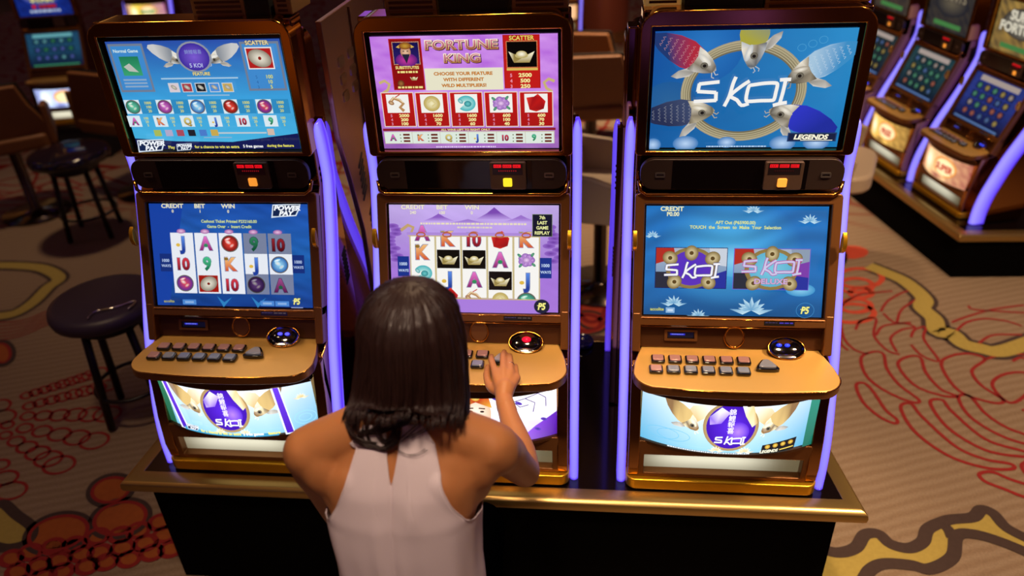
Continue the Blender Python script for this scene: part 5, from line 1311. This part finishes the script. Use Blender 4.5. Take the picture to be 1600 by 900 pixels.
# olive veins
V1 = K([(185, 62), (235, 82), (285, 105), (335, 150), (330, 175), (362, 205), (372, 240), (410, 245), (440, 272), (490, 286), (545, 293), (640, 262)])
ribbon(V1, .13, 3, h=.0016); ribbon(V1, .085, 2, h=.0024)
U2 = [(40, 822), (100, 838), (150, 825), (175, 790), (212, 788), (245, 815), (295, 826), (332, 808), (345, 775), (385, 755), (412, 748), (468, 742), (490, 722), (522, 732), (560, 772), (640, 812)]
D2 = [(640, 850), (560, 815), (480, 790), (425, 792), (412, 850), (352, 882), (300, 872), (230, 868), (190, 885), (150, 930), (40, 940)]
patch(K(U2+D2), 2); ribbon(K(U2), .045, 3, h=.0026); ribbon(K(D2), .045, 3, h=.0026); ribbon(K([(372, 752), (400, 775), (412, 800)]), .04, 3, h=.003)
RED = [[(152, 385), (175, 380), (200, 405), (230, 450), (262, 478), (255, 488), (215, 470), (170, 430)], [(272, 445), (300, 435), (330, 470), (420, 550), (500, 585), (570, 598), (572, 612), (500, 608), (400, 575), (310, 510)],
       [(352, 432), (385, 425), (410, 455), (500, 530), (600, 562), (640, 575), (600, 578), (500, 560), (400, 500)], [(428, 418), (460, 415), (500, 460), (560, 500), (640, 530), (620, 545), (540, 520), (460, 470)],
       [(165, 312), (195, 295), (225, 300), (235, 340), (270, 385), (322, 425), (300, 430), (230, 400), (180, 360)], [(265, 330), (290, 308), (325, 310), (340, 350), (380, 395), (425, 415), (380, 412), (310, 385)],
       [(382, 330), (410, 305), (460, 300), (500, 315), (465, 345), (490, 385), (550, 425), (520, 432), (430, 400)], [(485, 625), (520, 620), (570, 640), (640, 665), (620, 690), (550, 665), (500, 645)], [(520, 385), (545, 358), (600, 350), (640, 370), (600, 420), (560, 430)],
       [(600, 600), (640, 590), (660, 620), (620, 630)]]
for q in RED: ribbon(K(q), .016, 1, True)
ARC = [[(110, 215), (120, 260), (150, 290), (185, 300)], [(150, 235), (165, 210), (205, 205), (200, 250), (235, 290), (270, 302)], [(205, 250), (225, 225), (280, 218), (310, 228), (275, 235), (245, 258), (262, 295)], [(300, 255), (310, 235), (340, 228), (335, 260), (375, 318), (330, 305), (300, 275)],
       [(218, 185), (240, 155), (290, 130), (320, 135)], [(225, 190), (255, 215), (300, 215)], [(262, 215), (275, 180), (320, 150)], [(120, 160), (160, 140), (200, 135), (250, 130)], [(420, 240), (450, 215), (500, 205), (560, 212), (600, 225)], [(455, 170), (470, 180), (540, 185), (620, 190)], [(480, 275), (520, 250), (600, 248)],
       [(500, 315), (560, 300), (640, 305)], [(575, 320), (600, 310), (640, 330)], [(108, 250), (112, 275), (130, 290)], [(600, 450), (640, 470)], [(410, 215), (450, 200), (520, 180), (606, 168)]]
for q in ARC: ribbon(K(q), .014, 1)
for cx, cy, r in ((150, 115, 46), (165, 135, 30), (150, 170, 42), (160, 95, 62), (140, 190, 60)):
    ribbon(K([(cx+r*math.cos(a)*1.0, cy+r*.42*math.sin(a)) for a in [k*pi/5 for k in range(10)]]), .03, 5, True)
patch(K([(135+50*math.cos(k*pi/5), 25+18*math.sin(k*pi/5)) for k in range(10)]), 5)
# coral flower in the gap between the middle and right machines
for cx, cy, rx, ry in ((925, 480, 30, 34), (905, 455, 34, 22), (935, 450, 28, 16), (915, 505, 36, 18)):
    patch([(cx+rx*math.cos(k*pi/5), cy+ry*math.sin(k*pi/5)) for k in range(10)], 5, .0012+cx*1e-6); ribbon([(cx+rx*.7*math.cos(k*pi/5), cy+ry*.7*math.sin(k*pi/5)) for k in range(10)], .03, 1, True, h=.003); ribbon([(cx+rx*math.cos(k*pi/5), cy+ry*math.sin(k*pi/5)) for k in range(10)], .02, 3, True, h=.0028)
# left side: chains of ovals
KL = lambda L: K(L, 0, 380, 1.73)
def oval(cx, cy, rx, ry, rot=0): return [(cx+rx*math.cos(a)*math.cos(rot)-ry*math.sin(a)*math.sin(rot), cy+rx*math.cos(a)*math.sin(rot)+ry*math.sin(a)*math.cos(rot)) for a in [k*pi/6 for k in range(12)]]
CH = [((72, 412), (268, 350), 9, 16, 24), ((80, 440), (290, 385), 8, 18, 28), ((75, 468), (290, 462), 6, 20, 38), ((20, 492), (255, 535), 6, 18, 40), ((15, 520), (160, 600), 6, 18, 44), ((0, 600), (30, 670), 3, 26, 44), ((0, 440), (10, 470), 2, 30, 34)]
for a, b, n_, r0, r1 in CH:
    for k in range(n_):
        t = k/(n_-1); ribbon(KL(oval(lerp(a[0], b[0], t), lerp(a[1], b[1], t), lerp(r0, r1, t), lerp(r0, r1, t)*.5, -.25)), .013, 1, True, sm=3)
for cx, cy, rx, ry in ((158, 785, 88, 50), (325, 745, 78, 48), (300, 668, 58, 38), (5, 298, 30, 32)):
    patch(KL(oval(cx, cy, rx, ry, -.25)), 4); ribbon(KL(oval(cx, cy, rx, ry, -.25)), .03, 3, True, h=.0026)
    ribbon(KL(oval(cx, cy, rx-7, ry-6, -.25)), .014, 1, True, h=.003)
r_ = random.Random(5)
for i in range(8):
    for j in range(3):
        cx, cy = 30+i*58+r_.uniform(-6, 6)+j*14, 850+j*34-i*13+r_.uniform(-6, 6); q = oval(cx, cy, 30, 19, -.3); patch(KL(q), 4); ribbon(KL(q), .018, 1, True, h=.0028, sm=3)
V3 = KL([(-20, 200), (40, 190), (90, 160), (130, 120), (160, 95), (120, 70), (60, 62), (-20, 60)]); ribbon(V3, .12, 3, h=.0016); ribbon(V3, .075, 2, h=.0024)
patch(KL([(-20, 735), (10, 715), (40, 740), (80, 770), (70, 800), (20, 815), (-20, 810)]), 2); ribbon(KL([(-20, 712), (10, 705), (45, 735), (88, 770), (75, 808), (20, 825), (-20, 818)]), .04, 3, h=.0026)
for k in range(6): ribbon(KL([(-20, 215+k*10), (60, 210+k*8), (140, 180+k*7), (210, 170+k*3)]), .01, 1)
for k in range(7): ribbon([(-20, 285+k*12), (30, 290+k*10), (80, 275+k*11), (130, 290+k*8)], .02, 1)
floor = new_obj('floor', bm, CM, kind='structure')

# ------------------------------------------------------------------ light
def area(name, loc, size, power, col, rot=(0, 0, 0), sy=None):
    l = bpy.data.lights.new(name, 'AREA'); l.energy = power; l.color = lin(col) if isinstance(col, str) else col; l.size = size
    if sy: l.shape = 'RECTANGLE'; l.size_y = sy
    o = bpy.data.objects.new(name, l); COL.objects.link(o); o.location = loc; o.rotation_euler = rot; return o
def spot(name, loc, tgt, power, col, ang, blend=.6, r=.08):
    l = bpy.data.lights.new(name, 'SPOT'); l.energy = power; l.color = lin(col); l.spot_size = ang; l.spot_blend = blend; l.shadow_soft_size = r
    o = bpy.data.objects.new(name, l); COL.objects.link(o); o.location = loc; o.rotation_euler = (Vector(tgt)-Vector(loc)).to_track_quat('-Z', 'Y').to_euler(); return o
WARM = '#FFD9AE'
spot('overhead_spot', (1.9, -.3, 3.1), (1.9, .6, 0), 420, WARM, 1.35, .8, .12)
spot('overhead_spot', (.75, -.5, 3.1), (.72, 0, .9), 150, WARM, .62, .7, .10)
spot('overhead_spot', (-.1, -.35, 3.1), (.05, .05, .9), 85, WARM, .5, .8, .10)
spot('overhead_spot', (.1, -1.3, 3.0), (.0, -.6, 1.1), 115, '#FFDDC0', .8, .8, .12)
spot('overhead_spot', (-1.5, .0, 3.1), (-1.3, .1, 0), 60, WARM, 1.3, .9, .12)
spot('overhead_spot', (-2.8, 2.8, 3.1), (-2.8, 3.0, 0), 90, WARM, 1.5, .8, .12)
spot('overhead_spot', (.6, 3.6, 3.1), (.5, 3.8, 0), 560, WARM, 1.5, .8, .12)
spot('overhead_spot', (2.2, 1.6, 3.1), (2.6, 2.6, .5), 110, WARM, 1.3, .9, .12)
spot('overhead_spot', (-.95, -.6, 3.1), (-.95, -.05, .9), 22, WARM, .4, .8, .1)
spot('overhead_spot', (0, .75, 3.2), (0, .33, 1.85), 70, WARM, 1.15, .8, .1)  # added lamp, only to brighten the covers on the machine tops
spot('overhead_spot', (.6, 3.2, 3.1), (.55, 5.6, .8), 260, WARM, 1.0, .8, .1)  # added lamp, only to brighten the column at the back
W = bpy.data.worlds.new('world'); S.world = W; W.use_nodes = True
nt = W.node_tree; bg = nt.nodes['Background']; tcw = nt.nodes.new('ShaderNodeTexCoord'); nz = nt.nodes.new('ShaderNodeTexNoise'); nz.inputs['Scale'].default_value = 3.2; nz.inputs['Detail'].default_value = 2
nt.links.new(tcw.outputs['Generated'], nz.inputs['Vector'])
cr_ = nt.nodes.new('ShaderNodeValToRGB'); e = cr_.color_ramp.elements; e[0].position = .40; e[0].color = (*lin('#0A0608'), 1); e[1].position = .72; e[1].color = (*lin('#C87A38'), 1)
e2 = cr_.color_ramp.elements.new(.55); e2.color = (*lin('#3A2018'), 1)
nt.links.new(nz.outputs['Fac'], cr_.inputs[0]); vo_ = nt.nodes.new('ShaderNodeTexVoronoi'); vo_.inputs['Scale'].default_value = 9; nt.links.new(tcw.outputs['Generated'], vo_.inputs['Vector'])
c2_ = nt.nodes.new('ShaderNodeValToRGB'); c2_.color_ramp.interpolation = 'CONSTANT'; E2 = c2_.color_ramp.elements; E2[0].position = 0; E2[0].color = (0, 0, 0, 1); E2[1].position = .60; E2[1].color = (.25, .12, 2.0, 1)  # invented violet, amber and blue glow patches, added for bezel reflections
for p_, c_ in ((.70, (0, 0, 0, 1)), (.76, (1.6, .8, .2, 1)), (.82, (0, 0, 0, 1)), (.88, (.5, .9, 1.4, 1)), (.92, (0, 0, 0, 1))):
    q_ = E2.new(p_); q_.color = c_
sx_ = nt.nodes.new('ShaderNodeSeparateXYZ'); nt.links.new(vo_.outputs['Color'], sx_.inputs[0]); nt.links.new(sx_.outputs[0], c2_.inputs[0])
dm = nt.nodes.new('ShaderNodeMapRange'); dm.inputs['From Min'].default_value = .05; dm.inputs['From Max'].default_value = .45; dm.inputs['To Min'].default_value = 1.6; dm.inputs['To Max'].default_value = 0; nt.links.new(vo_.outputs['Distance'], dm.inputs['Value'])
vs_ = nt.nodes.new('ShaderNodeVectorMath'); vs_.operation = 'SCALE'; nt.links.new(c2_.outputs[0], vs_.inputs[0]); nt.links.new(dm.outputs[0], vs_.inputs['Scale'])
ad_ = nt.nodes.new('ShaderNodeVectorMath'); nt.links.new(vs_.outputs[0], ad_.inputs[0]); nt.links.new(cr_.outputs[0], ad_.inputs[1]); nt.links.new(ad_.outputs[0], bg.inputs['Color']); bg.inputs['Strength'].default_value = .55
